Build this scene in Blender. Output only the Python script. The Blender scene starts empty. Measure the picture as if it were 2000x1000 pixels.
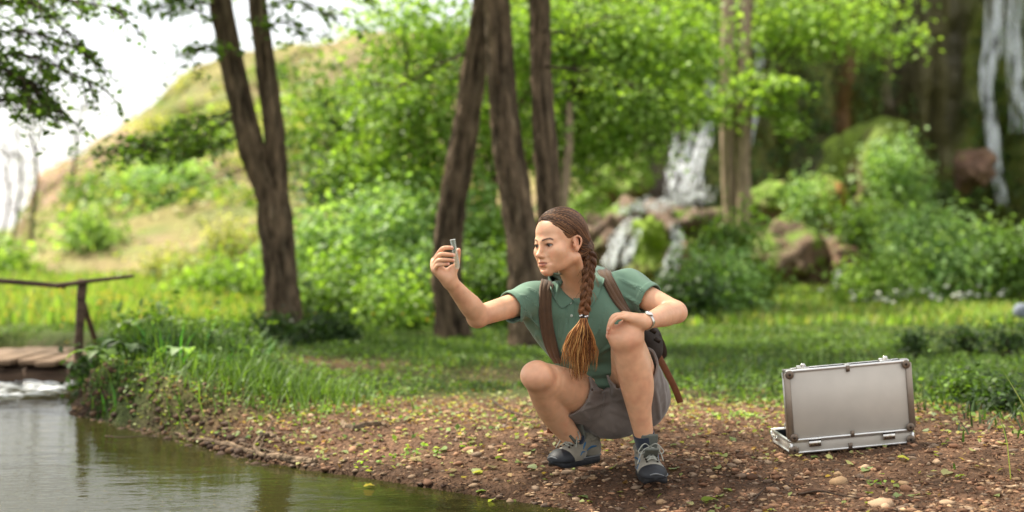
import bpy, math, random
import numpy as np
from mathutils import Vector, Matrix

# ------------------------------------------------------------------ camera, sky, sun, exposure
scene = bpy.context.scene
COL = scene.collection
FPX, CAM_H, HORIZON = 2778.0, 0.90, 445.0
PITCH = math.atan((500.0 - HORIZON) / FPX)
cam_data = bpy.data.cameras.new('camera')
cam_data.lens, cam_data.sensor_width = 50.0, 36.0
cam_data.clip_start, cam_data.clip_end = 0.1, 2000.0
cam_data.dof.use_dof = True
cam_data.dof.focus_distance = 5.05
cam_data.dof.aperture_fstop = 1.45
cam = bpy.data.objects.new('camera', cam_data)
COL.objects.link(cam)
cam.location = (0, 0, CAM_H)
cam.rotation_euler = (math.pi / 2 - PITCH, 0, 0)
scene.camera = cam

SUN_ELEV, SUN_AZ = math.radians(54), math.radians(-58)      # azimuth measured from +Y towards +X
world = bpy.data.worlds.new('World')
scene.world = world
world.use_nodes = True
wn = world.node_tree
wn.nodes.clear()
w_out = wn.nodes.new('ShaderNodeOutputWorld')
w_bg = wn.nodes.new('ShaderNodeBackground')
w_sky = wn.nodes.new('ShaderNodeTexSky')
w_sky.sky_type = 'NISHITA'
w_sky.sun_disc = False
w_sky.sun_elevation = SUN_ELEV
w_sky.sun_rotation = SUN_AZ
w_sky.air_density, w_sky.dust_density, w_sky.ozone_density = 1.0, 2.5, 1.0
# thin bright cloud veil over the whole sky: pale, uneven, the same everywhere
w_tc = wn.nodes.new('ShaderNodeTexCoord')
w_noise = wn.nodes.new('ShaderNodeTexNoise')
w_noise.inputs['Scale'].default_value = 2.2
w_noise.inputs['Detail'].default_value = 5
w_ramp = wn.nodes.new('ShaderNodeMapRange')
w_ramp.inputs[1].default_value, w_ramp.inputs[2].default_value = 0.3, 0.7
w_ramp.inputs[3].default_value, w_ramp.inputs[4].default_value = 0.45, 0.95
w_mix = wn.nodes.new('ShaderNodeMix')
w_mix.data_type = 'RGBA'
w_mix.inputs[7].default_value = (9.0, 8.8, 8.5, 1)
wn.links.new(w_tc.outputs['Generated'], w_noise.inputs['Vector'])
wn.links.new(w_noise.outputs['Fac'], w_ramp.inputs[0])
wn.links.new(w_ramp.outputs[0], w_mix.inputs[0])
wn.links.new(w_sky.outputs[0], w_mix.inputs[6])
wn.links.new(w_mix.outputs[2], w_bg.inputs['Color'])
w_bg.inputs['Strength'].default_value = 0.085
wn.links.new(w_bg.outputs[0], w_out.inputs['Surface'])

sun_data = bpy.data.lights.new('sun', 'SUN')
sun_data.energy, sun_data.angle, sun_data.color = 5.0, math.radians(0.8), (1.0, 0.92, 0.78)
sun = bpy.data.objects.new('sun', sun_data)
COL.objects.link(sun)
SUN_DIR = Vector((math.cos(SUN_ELEV) * math.sin(SUN_AZ), math.cos(SUN_ELEV) * math.cos(SUN_AZ), math.sin(SUN_ELEV)))
sun.rotation_euler = SUN_DIR.to_track_quat('Z', 'Y').to_euler()
sun.location = SUN_DIR * 60

scene.view_settings.view_transform = 'Standard'
scene.view_settings.look = 'None'
scene.view_settings.gamma = 1.0
scene.view_settings.exposure = 1.35
scene.render.engine = 'CYCLES'
scene.cycles.use_denoising = True
scene.cycles.max_bounces = 8
scene.cycles.transparent_max_bounces = 12
scene.cycles.sample_clamp_indirect = 6.0

# ------------------------------------------------------------------ helpers
rng = np.random.default_rng(7)
random.seed(7)
CP, SP = math.cos(PITCH), math.sin(PITCH)

def P(px, py, Y):
    """the place in the world, Y metres ahead of the camera, of a measured point of the photograph"""
    u, v = (px - 1000.0) / FPX, (500.0 - py) / FPX
    dy, dz = CP + v * SP, v * CP - SP
    return np.array([u * Y / dy, Y, CAM_H + dz * Y / dy])

def nrm(v):
    v = np.asarray(v, float)
    return v / (np.linalg.norm(v, axis=-1, keepdims=True) + 1e-12)

def lin(h):
    h = h.lstrip('#')
    c = [int(h[i:i + 2], 16) / 255 for i in (0, 2, 4)]
    return tuple(x / 12.92 if x <= 0.04045 else ((x + 0.055) / 1.055) ** 2.4 for x in c)

def mesh_np(name, V, F, mat=None, parent=None, smooth=True, col=None, uv=None, mats=None, midx=None):
    V = np.asarray(V, np.float32)
    Fs = F if isinstance(F, list) else [F]
    Fs = [np.asarray(f, np.int32) for f in Fs if len(f)]
    me = bpy.data.meshes.new(name)
    me.vertices.add(len(V))
    me.vertices.foreach_set('co', V.ravel())
    nl = sum(f.size for f in Fs)
    npol = sum(len(f) for f in Fs)
    me.loops.add(nl)
    me.polygons.add(npol)
    me.loops.foreach_set('vertex_index', np.concatenate([f.ravel() for f in Fs]))
    tot = np.concatenate([np.full(len(f), f.shape[1], np.int32) for f in Fs])
    st = np.concatenate([[0], np.cumsum(tot)[:-1]]).astype(np.int32)
    me.polygons.foreach_set('loop_start', st)
    if smooth:
        me.polygons.foreach_set('use_smooth', np.ones(npol, bool))
    if midx is not None:
        me.polygons.foreach_set('material_index', np.asarray(midx, np.int32))
    me.update(calc_edges=True)
    if col is not None:
        a = me.attributes.new('col', 'FLOAT_COLOR', 'POINT')
        c = np.ones((len(V), 4), np.float32)
        c[:, :3] = col
        a.data.foreach_set('color', c.ravel())
    me.validate()
    o = bpy.data.objects.new(name, me)
    COL.objects.link(o)
    for m in (mats or ([mat] if mat else [])):
        me.materials.append(m)
    if parent is not None:
        o.parent = parent
    return o

def empty(name, loc=(0, 0, 0)):
    o = bpy.data.objects.new(name, None)
    COL.objects.link(o)
    o.location = loc
    o.empty_display_size = 0.1
    return o

def tag(o, label=None, category=None, group=None, kind=None):
    if label: o['label'] = label
    if category: o['category'] = category
    if group: o['group'] = group
    if kind: o['kind'] = kind
    return o

def child(o, parent):
    """parent keeping the world place (all geometry is written in world coordinates)"""
    o.parent = parent
    o.matrix_parent_inverse = Matrix.Translation(-Vector(parent.location))
    return o

# ---- numpy noise
_TAB = np.random.default_rng(99).uniform(-1, 1, (64, 64, 64)).astype(np.float32)

def noise3(Pt, scale=1.0, seed=0):
    Pt = np.asarray(Pt, np.float32) * np.float32(scale) + np.float32(seed * 7.31)
    i0 = np.floor(Pt)
    f = Pt - i0
    i = i0.astype(np.int32) & 63
    j = (i + 1) & 63
    u = f * f * (3 - 2 * f)
    x0, y0, z0, x1, y1, z1 = i[..., 0], i[..., 1], i[..., 2], j[..., 0], j[..., 1], j[..., 2]
    ux, uy, uz = u[..., 0], u[..., 1], u[..., 2]
    a = _TAB[x0, y0, z0] * (1 - uz) + _TAB[x0, y0, z1] * uz
    b = _TAB[x0, y1, z0] * (1 - uz) + _TAB[x0, y1, z1] * uz
    c = _TAB[x1, y0, z0] * (1 - uz) + _TAB[x1, y0, z1] * uz
    d = _TAB[x1, y1, z0] * (1 - uz) + _TAB[x1, y1, z1] * uz
    return (a * (1 - uy) + b * uy) * (1 - ux) + (c * (1 - uy) + d * uy) * ux

def fbm(Pt, scale=1.0, octaves=4, seed=0, gain=0.5):
    r, a = 0, 1.0
    for k in range(octaves):
        r = r + a * noise3(Pt, scale * 2 ** k, seed + k * 17)
        a *= gain
    return r

def smooth01(x, a, b):
    t = np.clip((x - a) / (b - a), 0, 1)
    return t * t * (3 - 2 * t)

# ---- polylines and tubes
def catmull(pts, n):
    pts = np.asarray(pts, float)
    if len(pts) == 2:
        return pts[0] + (pts[1] - pts[0]) * np.linspace(0, 1, n)[:, None]
    Q = np.vstack([2 * pts[0] - pts[1], pts, 2 * pts[-1] - pts[-2]])
    t = np.linspace(0, len(pts) - 1, n)
    i = np.minimum(t.astype(int), len(pts) - 2)
    f = (t - i)[:, None]
    p0, p1, p2, p3 = Q[i], Q[i + 1], Q[i + 2], Q[i + 3]
    return 0.5 * (2 * p1 + (p2 - p0) * f + (2 * p0 - 5 * p1 + 4 * p2 - p3) * f ** 2 + (3 * p1 - p0 - 3 * p2 + p3) * f ** 3)

def frames(path, up0=None):
    path = np.asarray(path, float)
    T = nrm(np.gradient(path, axis=0))
    N = np.zeros_like(T)
    u = np.array(up0, float) if up0 is not None else (np.array([0, 0, 1.0]) if abs(T[0][2]) < 0.9 else np.array([1.0, 0, 0]))
    for k in range(len(T)):
        u = u - T[k] * np.dot(u, T[k])
        u = u / (np.linalg.norm(u) + 1e-12)
        N[k] = u
    return T, N, np.cross(T, N)

def tube(path, radii, seg=8, cap=True, ry=None, up0=None, prof=None):
    """V, F(quads), caps(tris).  prof: (seg,2) closed profile; else ellipse radii (along normal, binormal)"""
    path = np.asarray(path, float)
    n = len(path)
    radii = np.broadcast_to(np.asarray(radii, float), (n,))
    ry = radii if ry is None else np.broadcast_to(np.asarray(ry, float), (n,))
    T, N, B = frames(path, up0)
    if prof is None:
        a = np.linspace(0, 2 * math.pi, seg, endpoint=False)
        prof = np.stack([np.cos(a), np.sin(a)], 1)
    seg = len(prof)
    V = path[:, None, :] + N[:, None, :] * (prof[None, :, :1] * radii[:, None, None]) + B[:, None, :] * (prof[None, :, 1:] * ry[:, None, None])
    V = V.reshape(-1, 3)
    i = np.arange(n - 1)[:, None] * seg
    j = np.arange(seg)[None, :]
    jn = (j + 1) % seg
    F = np.stack([i + j, i + jn, i + seg + jn, i + seg + j], -1).reshape(-1, 4)
    if not cap:
        return V, F, np.zeros((0, 3), int)
    V = np.vstack([V, path[:1], path[-1:]])
    a, b = len(V) - 2, len(V) - 1
    jj = np.arange(seg)
    c1 = np.stack([(jj + 1) % seg, jj, np.full(seg, a)], 1)
    o = (n - 1) * seg
    c2 = np.stack([o + jj, o + (jj + 1) % seg, np.full(seg, b)], 1)
    return V, F, np.vstack([c1, c2])

class Build:
    """collects pieces of ONE part"""
    def __init__(self):
        self.V, self.Q, self.T, self.C, self.n = [], [], [], [], 0
    def add(self, V, F, T=None, col=None):
        V = np.asarray(V, float)
        F = np.asarray(F, int)
        if len(F):
            (self.Q if F.shape[1] == 4 else self.T).append(F + self.n)
        if T is not None and len(T):
            self.T.append(np.asarray(T, int) + self.n)
        self.V.append(V)
        self.C.append(np.broadcast_to(np.asarray(col if col is not None else (1, 1, 1), float), (len(V), 3)))
        self.n += len(V)
        return self
    def tube(self, path, radii, seg=8, col=None, **k):
        V, F, T = tube(path, radii, seg, **k)
        return self.add(V, F, T, col)
    def box(self, c, s, R=None, col=None, bev=0.0):
        s = np.asarray(s, float) / 2
        if bev <= 0:
            V = np.array([[x, y, z] for x in (-1, 1) for y in (-1, 1) for z in (-1, 1)], float) * s
            F = np.array([[0, 1, 3, 2], [4, 6, 7, 5], [0, 4, 5, 1], [2, 3, 7, 6], [0, 2, 6, 4], [1, 5, 7, 3]])
            T = None
        else:
            b = min(bev, s.min() * 0.9)
            V, idx = [], {}
            for x in (-1, 1):
                for y in (-1, 1):
                    for z in (-1, 1):
                        sg = np.array([x, y, z])
                        for ax in range(3):
                            p = sg * (s - b)
                            p[ax] = sg[ax] * s[ax]
                            idx[(x, y, z, ax)] = len(V)
                            V.append(p)
            F, T = [], []
            for ax in range(3):
                a1, a2 = (ax + 1) % 3, (ax + 2) % 3
                for sgn in (-1, 1):
                    q = []
                    for (u, v) in ((-1, -1), (1, -1), (1, 1), (-1, 1)):
                        k = [0, 0, 0]
                        k[ax], k[a1], k[a2] = sgn, u, v
                        q.append(idx[(*k, ax)])
                    F.append(q if sgn > 0 else q[::-1])
                for u in (-1, 1):
                    for v in (-1, 1):
                        k1, k2 = [0, 0, 0], [0, 0, 0]
                        k1[ax], k2[ax] = -1, 1
                        k1[a1] = k2[a1] = u
                        k1[a2] = k2[a2] = v
                        q = [idx[(*k1, a1)], idx[(*k2, a1)], idx[(*k2, a2)], idx[(*k1, a2)]]
                        F.append(q if u * v < 0 else q[::-1])
            for x in (-1, 1):
                for y in (-1, 1):
                    for z in (-1, 1):
                        t = [idx[(x, y, z, 0)], idx[(x, y, z, 1)], idx[(x, y, z, 2)]]
                        T.append(t if x * y * z > 0 else t[::-1])
            V, F = np.array(V), np.array(F)
        if R is not None:
            V = V @ np.asarray(R).T
        return self.add(V + np.asarray(c, float), F, T, col)
    def obj(self, name, mat, parent=None, smooth=True, color=False):
        F = []
        if self.Q: F.append(np.concatenate(self.Q))
        if self.T: F.append(np.concatenate(self.T))
        o = mesh_np(name, np.concatenate(self.V), F, mat, None, smooth, np.concatenate(self.C) if color else None)
        if parent is not None:
            child(o, parent)
        return o

def sphere_mesh(nu=12, nv=8):
    th = np.linspace(0, math.pi, nv + 1)[1:-1]
    ph = np.linspace(0, 2 * math.pi, nu, endpoint=False)
    V = np.array([[math.sin(t) * math.cos(p), math.sin(t) * math.sin(p), math.cos(t)] for t in th for p in ph] + [[0, 0, 1], [0, 0, -1]])
    F = [[i * nu + j, (i + 1) * nu + j, (i + 1) * nu + (j + 1) % nu, i * nu + (j + 1) % nu] for i in range(nv - 2) for j in range(nu)]
    a = len(V) - 2
    T = [[a, j, (j + 1) % nu] for j in range(nu)] + [[a + 1, (nv - 2) * nu + (j + 1) % nu, (nv - 2) * nu + j] for j in range(nu)]
    return V, np.array(F), np.array(T)

# ---- materials
def material(name, color=(0.5, 0.5, 0.5), rough=0.6, metallic=0.0, **kw):
    """Principled with optional: attr (multiply by vertex colour), vary=(scale, amount), ramp noise colours,
    bump=(scale, strength, distance), sss, sheen, trans(lucent) amount, coord"""
    m = bpy.data.materials.new(name)
    m.use_nodes = True
    nt = m.node_tree
    b = nt.nodes['Principled BSDF']
    b.inputs['Base Color'].default_value = (*color, 1)
    b.inputs['Roughness'].default_value = rough
    b.inputs['Metallic'].default_value = metallic
    b.inputs['Specular IOR Level'].default_value = kw.get('spec', 0.4)
    L = nt.links.new
    tc = nt.nodes.new('ShaderNodeTexCoord')
    vec = tc.outputs['Object']
    if 'stretch' in kw:
        mp = nt.nodes.new('ShaderNodeMapping')
        mp.inputs['Scale'].default_value = kw['stretch']
        L(vec, mp.inputs['Vector'])
        vec = mp.outputs[0]
    cur = None
    if 'colors' in kw:                       # list of (pos, rgb) over a noise of given scale
        sc, detail, stops = kw['colors']
        n = nt.nodes.new('ShaderNodeTexNoise')
        n.inputs['Scale'].default_value = sc
        n.inputs['Detail'].default_value = detail
        n.inputs['Roughness'].default_value = 0.65
        L(vec, n.inputs['Vector'])
        r = nt.nodes.new('ShaderNodeValToRGB')
        el = r.color_ramp.elements
        while len(el) < len(stops): el.new(0.5)
        for e, (p, c) in zip(el, stops):
            e.position, e.color = p, (*c, 1)
        L(n.outputs['Fac'], r.inputs[0])
        cur = r.outputs[0]
    if kw.get('attr'):
        a = nt.nodes.new('ShaderNodeAttribute')
        a.attribute_name = 'col'
        if cur is None:
            cur = a.outputs['Color']
        else:
            mx = nt.nodes.new('ShaderNodeMix')
            mx.data_type, mx.blend_type = 'RGBA', 'MULTIPLY'
            mx.inputs[0].default_value = 1.0
            L(cur, mx.inputs[6]); L(a.outputs['Color'], mx.inputs[7])
            cur = mx.outputs[2]
    if 'vary' in kw:
        sc, amt = kw['vary']
        n = nt.nodes.new('ShaderNodeTexNoise')
        n.inputs['Scale'].default_value = sc
        n.inputs['Detail'].default_value = 6
        L(vec, n.inputs['Vector'])
        hsv = nt.nodes.new('ShaderNodeHueSaturation')
        mr = nt.nodes.new('ShaderNodeMapRange')
        mr.inputs[1].default_value, mr.inputs[2].default_value = 0.3, 0.7
        mr.inputs[3].default_value, mr.inputs[4].default_value = 1 - amt, 1 + amt
        L(n.outputs['Fac'], mr.inputs[0])
        L(mr.outputs[0], hsv.inputs['Value'])
        if cur is None:
            hsv.inputs['Color'].default_value = (*color, 1)
        else:
            L(cur, hsv.inputs['Color'])
        cur = hsv.outputs[0]
    if cur is not None:
        L(cur, b.inputs['Base Color'])
    if 'bump' in kw:
        sc, st, dist = kw['bump']
        n = nt.nodes.new('ShaderNodeTexNoise')
        n.inputs['Scale'].default_value = sc
        n.inputs['Detail'].default_value = 5
        L(vec, n.inputs['Vector'])
        bp = nt.nodes.new('ShaderNodeBump')
        bp.inputs['Strength'].default_value = st
        bp.inputs['Distance'].default_value = dist
        L(n.outputs['Fac'], bp.inputs['Height'])
        L(bp.outputs[0], b.inputs['Normal'])
    if 'sss' in kw:
        b.inputs['Subsurface Weight'].default_value = kw['sss']
        b.inputs['Subsurface Radius'].default_value = (0.012, 0.005, 0.003)
        b.inputs['Subsurface Scale'].default_value = 1.0
    if 'sheen' in kw:
        b.inputs['Sheen Weight'].default_value = kw['sheen']
        b.inputs['Sheen Roughness'].default_value = 0.5
    if 'trans' in kw:                        # translucent leaf
        t = nt.nodes.new('ShaderNodeBsdfTranslucent')
        ms = nt.nodes.new('ShaderNodeMixShader')
        ms.inputs[0].default_value = kw['trans']
        tint = nt.nodes.new('ShaderNodeMix')
        tint.data_type, tint.blend_type = 'RGBA', 'MULTIPLY'
        tint.inputs[0].default_value = 1.0
        tint.inputs[7].default_value = (*kw.get('tint', (1.45, 1.5, 0.55)), 1)
        if cur is not None:
            L(cur, tint.inputs[6])
        else:
            tint.inputs[6].default_value = (*color, 1)
        L(tint.outputs[2], t.inputs['Color'])
        L(b.outputs[0], ms.inputs[1]); L(t.outputs[0], ms.inputs[2])
        L(ms.outputs[0], nt.nodes['Material Output'].inputs['Surface'])
    return m
# ------------------------------------------------------------------ the setting: water, ground, hill, cliff
ZW = -0.10
BANK = np.array([(-40, 12.6), (-9, 12.4), (-4.2, 12.2), (-3.3, 11.5), (-2.85, 10.2), (-2.6, 9.0), (-2.5, 8.2), (-2.35, 7.6), (-1.73, 6.86), (-1.09, 6.04), (-.61, 5.67), (-.19, 5.34), (.12, 5.0), (.34, 4.5), (.62, 3.5), (1.0, 2), (1.4, -6), (-40, -6)], float)

def bank_dist(x, y):
    """metres inland of the water line (negative in the water)"""
    p = np.stack([x, y], -1)
    best = np.full(x.shape, 1e9)
    inside = np.zeros(x.shape, bool)
    n = len(BANK)
    for i in range(n):
        a, b = BANK[i], BANK[(i + 1) % n]
        ba = b - a
        t = np.clip(((p - a) @ ba) / (ba @ ba), 0, 1)
        d = np.sqrt(((p - a - t[..., None] * ba) ** 2).sum(-1))
        best = np.minimum(best, d)
        c = ((a[1] > y) != (b[1] > y)) & (x < (b[0] - a[0]) * (y - a[1]) / (b[1] - a[1] + 1e-12) + a[0])
        inside ^= c
    return np.where(inside, -best, best)

def G(x, y):
    x, y = np.asarray(x, float), np.asarray(y, float)
    s = bank_dist(x, y)
    q = np.stack([x, y, np.zeros_like(x)], -1)
    s = s + .05 * noise3(q, 2.2, 11) + .02 * noise3(q, 7, 12)
    steep = smooth01(-x, .9, 1.7)
    w = .75 * (1 - steep) + .14 * steep
    land = .10 * smooth01(s, 0, w) + .02 * smooth01(s, 0, .12)
    land = land + .17 * steep * smooth01(s, 0, .2) * np.exp(-((y - 7.8) / 1.6) ** 2)
    land = land + .03 * smooth01(y, 4.95, 5.35) * (1 - smooth01(y, 6, 8)) + .055 * smooth01(x, 1.0, 1.9) * np.exp(-((y - 5.4) / 1.4) ** 2)
    land = land + .012 * noise3(q, 1.6, 13) + .006 * noise3(q, 5, 14) + .005 * noise3(q, 14, 15) + .004 * noise3(q, 24, 16)
    land = land + .018 * np.clip(y - 14, 0, 14) - .02
    water = -.03 - .45 * smooth01(-s, 0, 1.6)
    return ZW + np.where(s > 0, land, water)

# ground sheet
def axis(pieces):
    return np.unique(np.round(np.concatenate([np.linspace(a, b, n) for a, b, n in pieces]), 4))
xs = axis([(-400, -60, 10), (-60, -12, 30), (-12, -3, 60), (-3, 3, 190), (3, 12, 60), (12, 60, 30), (60, 400, 10)])
ys = axis([(-8, 3.5, 24), (3.5, 7.5, 150), (7.5, 13, 110), (13, 30, 80), (30, 90, 40), (90, 700, 16)])
X, Y = np.meshgrid(xs, ys, indexing='ij')
Z = G(X, Y)
S_ = bank_dist(X, Y)
V = np.stack([X, Y, Z], -1).reshape(-1, 3)
nx, ny = len(xs), len(ys)
idx = np.arange(nx * ny).reshape(nx, ny)
F = np.stack([idx[:-1, :-1], idx[1:, :-1], idx[1:, 1:], idx[:-1, 1:]], -1).reshape(-1, 4)

def grassy(x, y):
    """0 bare gravel .. 1 turf"""
    x, y = np.asarray(x, float), np.asarray(y, float)
    q = np.stack([x, y, np.zeros_like(x)], -1)
    edge = 6.75 + .35 * np.exp(-((x - .2) / .9) ** 2) - .55 * smooth01(x, 1.4, 2.2) - .2 * smooth01(-x, .6, 1.4)
    g = smooth01(y + .7 * noise3(q, 1.3, 21) + .3 * noise3(q, 4, 22), edge - .35, edge + 1.0)
    bare = np.exp(-(((x + 1.25) / .9) ** 2 + ((y - 9.3) / .55) ** 2)) + .7 * np.exp(-(((x - .2) / .5) ** 2 + ((y - 8.7) / .4) ** 2)) + .8 * np.exp(-(((x - 2.5) / .8) ** 2 + ((y - 7.3) / .7) ** 2))
    return np.clip(g - .95 * bare, 0, 1)
gr = grassy(X, Y).reshape(-1, 1)
qn = V * np.array([1, 1, 0])
dirt = np.array(lin('#624a38')) * (1 + .35 * noise3(qn, 6, 23)[:, None]) 
dirt = dirt + np.array([.02, .012, .006]) * noise3(qn, 1.1, 24)[:, None]
turf = np.array(lin('#3d4a1e')) * (1 + .3 * noise3(qn, 2, 25)[:, None])
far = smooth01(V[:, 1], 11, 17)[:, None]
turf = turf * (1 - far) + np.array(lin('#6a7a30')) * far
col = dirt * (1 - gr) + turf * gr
wet = 1 - .45 * (1 - smooth01(S_.reshape(-1), .0, .16))[:, None]
bed = np.where(S_.reshape(-1, 1) < 0, np.array(lin('#3a2e1c')), col * wet)
M_GROUND = material('earth', (.1, .07, .05), .95, attr=True, vary=(38, .4), bump=(70, 1.0, .03), spec=.2)
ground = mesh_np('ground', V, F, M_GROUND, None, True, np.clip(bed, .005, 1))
tag(ground, kind='structure')

# water
M_WATER = bpy.data.materials.new('stream_water')
M_WATER.use_nodes = True
nt = M_WATER.node_tree
bs = nt.nodes['Principled BSDF']
bs.inputs['Base Color'].default_value = (*lin('#5a5a30'), 1)
bs.inputs['Roughness'].default_value = .04
bs.inputs['IOR'].default_value = 1.1
bs.inputs['Transmission Weight'].default_value = .8
tc = nt.nodes.new('ShaderNodeTexCoord')
mp = nt.nodes.new('ShaderNodeMapping')
mp.inputs['Scale'].default_value = (.55, 1.3, 1)
n1 = nt.nodes.new('ShaderNodeTexNoise')
n1.inputs['Scale'].default_value, n1.inputs['Detail'].default_value = 5.5, 4
n2 = nt.nodes.new('ShaderNodeTexNoise')
n2.inputs['Scale'].default_value, n2.inputs['Detail'].default_value = 24, 3
ad = nt.nodes.new('ShaderNodeMath')
ad.operation = 'MULTIPLY_ADD'
ad.inputs[1].default_value = .3
bp = nt.nodes.new('ShaderNodeBump')
bp.inputs['Strength'].default_value, bp.inputs['Distance'].default_value = .35, .010
L = nt.links.new
L(tc.outputs['Object'], mp.inputs[0]); L(mp.outputs[0], n1.inputs[0]); L(mp.outputs[0], n2.inputs[0])
L(n2.outputs['Fac'], ad.inputs[0]); L(n1.outputs['Fac'], ad.inputs[2]); L(ad.outputs[0], bp.inputs['Height'])
L(bp.outputs[0], bs.inputs['Normal'])
wx, wy = np.linspace(-45, 2.2, 120), np.linspace(-6.5, 13.5, 90)
WX, WY = np.meshgrid(wx, wy, indexing='ij')
idw = np.arange(WX.size).reshape(WX.shape)
Fw = np.stack([idw[:-1, :-1], idw[1:, :-1], idw[1:, 1:], idw[:-1, 1:]], -1).reshape(-1, 4)
Vw = np.stack([WX, WY, np.full_like(WX, ZW)], -1).reshape(-1, 3)
Vw[:, 2] += .006 * smooth01(Vw[:, 1], 8, 9) * noise3(Vw, 4, 3)
sd = bank_dist(Vw[:, 0], Vw[:, 1])
keepf = (sd[Fw] < .6).any(1)
water = mesh_np('water', Vw, Fw[keepf], M_WATER)
tag(water, kind='structure')
# white water below the bridge
M_FOAM = material('white_water', (.8, .83, .85), .3, vary=(20, .15), spec=.5)
rs = np.random.default_rng(12)
b = Build()
for k in range(300):
    x0, y0 = rs.uniform(-5.2, -2.8), rs.uniform(8.4, 9.3)
    ln = rs.uniform(.05, .22)
    p = catmull([(x0 - ln / 2, y0, ZW + .002), (x0, y0 + rs.uniform(-.03, .03), ZW + rs.uniform(.004, .016)), (x0 + ln / 2, y0 + rs.uniform(-.03, .03), ZW + .002)], 7)
    e_ = np.array([.1, .6, .9, 1, .9, .6, .1])
    b.tube(p, e_ * rs.uniform(.0025, .006), 5, ry=e_ * rs.uniform(.003, .010))
tag(b.obj('white_water_riffle', M_FOAM), 'white foaming riffle on the stream below the footbridge', 'rapids', kind='stuff')

# hill behind the meadow: foot, ridge and back slope for each bearing
ridge_px = np.array([(-260, 560), (-120, 545), (0, 540), (26, 505), (46, 440), (72, 365), (100, 318), (150, 280), (250, 222), (340, 172), (420, 132), (520, 112), (640, 84), (800, 60), (1000, 60), (1250, 90), (1500, 140)], float)
cols = np.linspace(-260, 1500, 150)
rp = np.interp(cols, ridge_px[:, 0], ridge_px[:, 1])
tv = np.concatenate([np.linspace(0, 1, 64), np.linspace(1.04, 2, 14)])
V = []
for i, (cx, ry_) in enumerate(zip(cols, rp)):
    bear = (cx - 1000) / FPX
    Yr, Yf = 44.0, 21.0
    zt = CAM_H + (HORIZON - ry_) / FPX * Yr
    zf = .10
    for t in tv:
        if t <= 1:
            yy = Yf + (Yr - Yf) * t
            zz = zf + (zt - zf) * (t ** .8 * (1 - .18 * math.sin(t * math.pi)))
        else:
            yy = Yr + (t - 1) * 40
            zz = zt * (1 - (t - 1)) ** .7 if zt > 0 else zt
        V.append((bear * yy, yy, zz - .3 * (t > 1.9)))
V = np.array(V)
edge = smooth01(np.repeat(cols, len(tv)), -100, 60)
V += np.stack([fbm(V, .3, 3, 5) * .5, fbm(V, .35, 3, 6) * .9, fbm(V, .45, 4, 7) * .42 * edge], 1) * smooth01(np.tile(tv, len(cols)), 0, .25)[:, None]
idh = np.arange(len(V)).reshape(len(cols), len(tv))
F = np.stack([idh[:-1, :-1], idh[1:, :-1], idh[1:, 1:], idh[:-1, 1:]], -1).reshape(-1, 4)
rockc, drygrass, greeng = np.array(lin('#87705c')), np.array(lin('#7c744a')), np.array(lin('#62703a'))
cx_ = np.repeat(cols, len(tv)); tt_ = np.tile(tv, len(cols))
rk_ = np.clip(smooth01(fbm(V, .5, 4, 9), -.15, .5) * (.55 + .75 * (1 - smooth01(cx_, 160, 380))) + .5 * np.exp(-(((cx_ - 480) / 130) ** 2 + ((tt_ - .42) / .15) ** 2)) + .45 * np.exp(-(((cx_ - 760) / 200) ** 2 + ((tt_ - .75) / .2) ** 2)), 0, 1)[:, None]
gg = smooth01(fbm(V, .7, 4, 10), -.4, .5)[:, None]
col = (drygrass * (1 - gg) + greeng * gg) * (1 - rk_) + rockc * (1 + .45 * fbm(V * np.array([1, 1, 2.5]), 1.1, 4, 4)[:, None]) * rk_
M_HILL = material('hillside', (.2, .2, .1), .95, attr=True, vary=(1.4, .2), bump=(5, .8, .2), spec=.15)
hill = mesh_np('hill', V, F, M_HILL, None, True, np.clip(col, .01, 1))
tag(hill, kind='structure')

# cliff of mossy tufa on the right, wet and draped
ux = np.linspace(-.6, 15, 300)
vz = np.linspace(-.3, 10, 170)
UX, VZ = np.meshgrid(ux, vz, indexing='ij')
q = np.stack([UX, VZ * .25, np.zeros_like(UX)], -1)
base = 23.6 - .5 * smooth01(UX, 6.0, 9.6) + .4 * np.exp(-((UX - 6.2) / 1.3) ** 2)
drape = fbm(q, .9, 4, 31) * .55 + np.abs(noise3(q * np.array([1, .35, 1]), 3.2, 33)) * .45 + fbm(np.stack([UX, VZ, np.zeros_like(UX)], -1), 1.4, 4, 34) * .22
lean = -.05 * (VZ - 3) + .16 * np.sin(VZ * 1.1 + UX)
YC = base - drape + lean - .8 * smooth01(VZ, 6, 9) + 2.2 * smooth01(-UX, -2.2, .6)
topcut = VZ
V = np.stack([UX, YC, VZ], -1).reshape(-1, 3)
idc = np.arange(UX.size).reshape(UX.shape)
F = np.stack([idc[:-1, :-1], idc[1:, :-1], idc[1:, 1:], idc[:-1, 1:]], -1).reshape(-1, 4)
rock, moss, ochre, dark = [np.array(lin(c)) for c in ('#43382c', '#656f29', '#9a6430', '#1d1812')]
m1 = smooth01(fbm(V * np.array([1.2, 1, .35]), 1.0, 4, 41), -.5, .35)[:, None]
m1 = np.clip(m1 + .35 * smooth01(V[:, 0], 5.8, 7)[:, None], 0, 1)
m2 = smooth01(fbm(V * np.array([2.2, 1, .25]), 1.0, 4, 42), .1, .6)[:, None]
m3 = smooth01(fbm(V * np.array([3.5, 1, .3]), 1.0, 4, 46), -.1, .5)[:, None]
col = rock * (1 - m1 * .85) + (moss * (1 - m3 * .6) + np.array(lin('#6b6a2a')) * m3 * .6) * m1 * .85
och = (np.exp(-((V[:, 0] - 5.45 + .2 * noise3(V, 1.2, 44)) / .16) ** 2) * smooth01(V[:, 2], 1.8, 2.6))[:, None] * .6
col = col * (1 - och) + ochre * och
col = col * (1 - m2 * .55) + dark * m2 * .55
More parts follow.
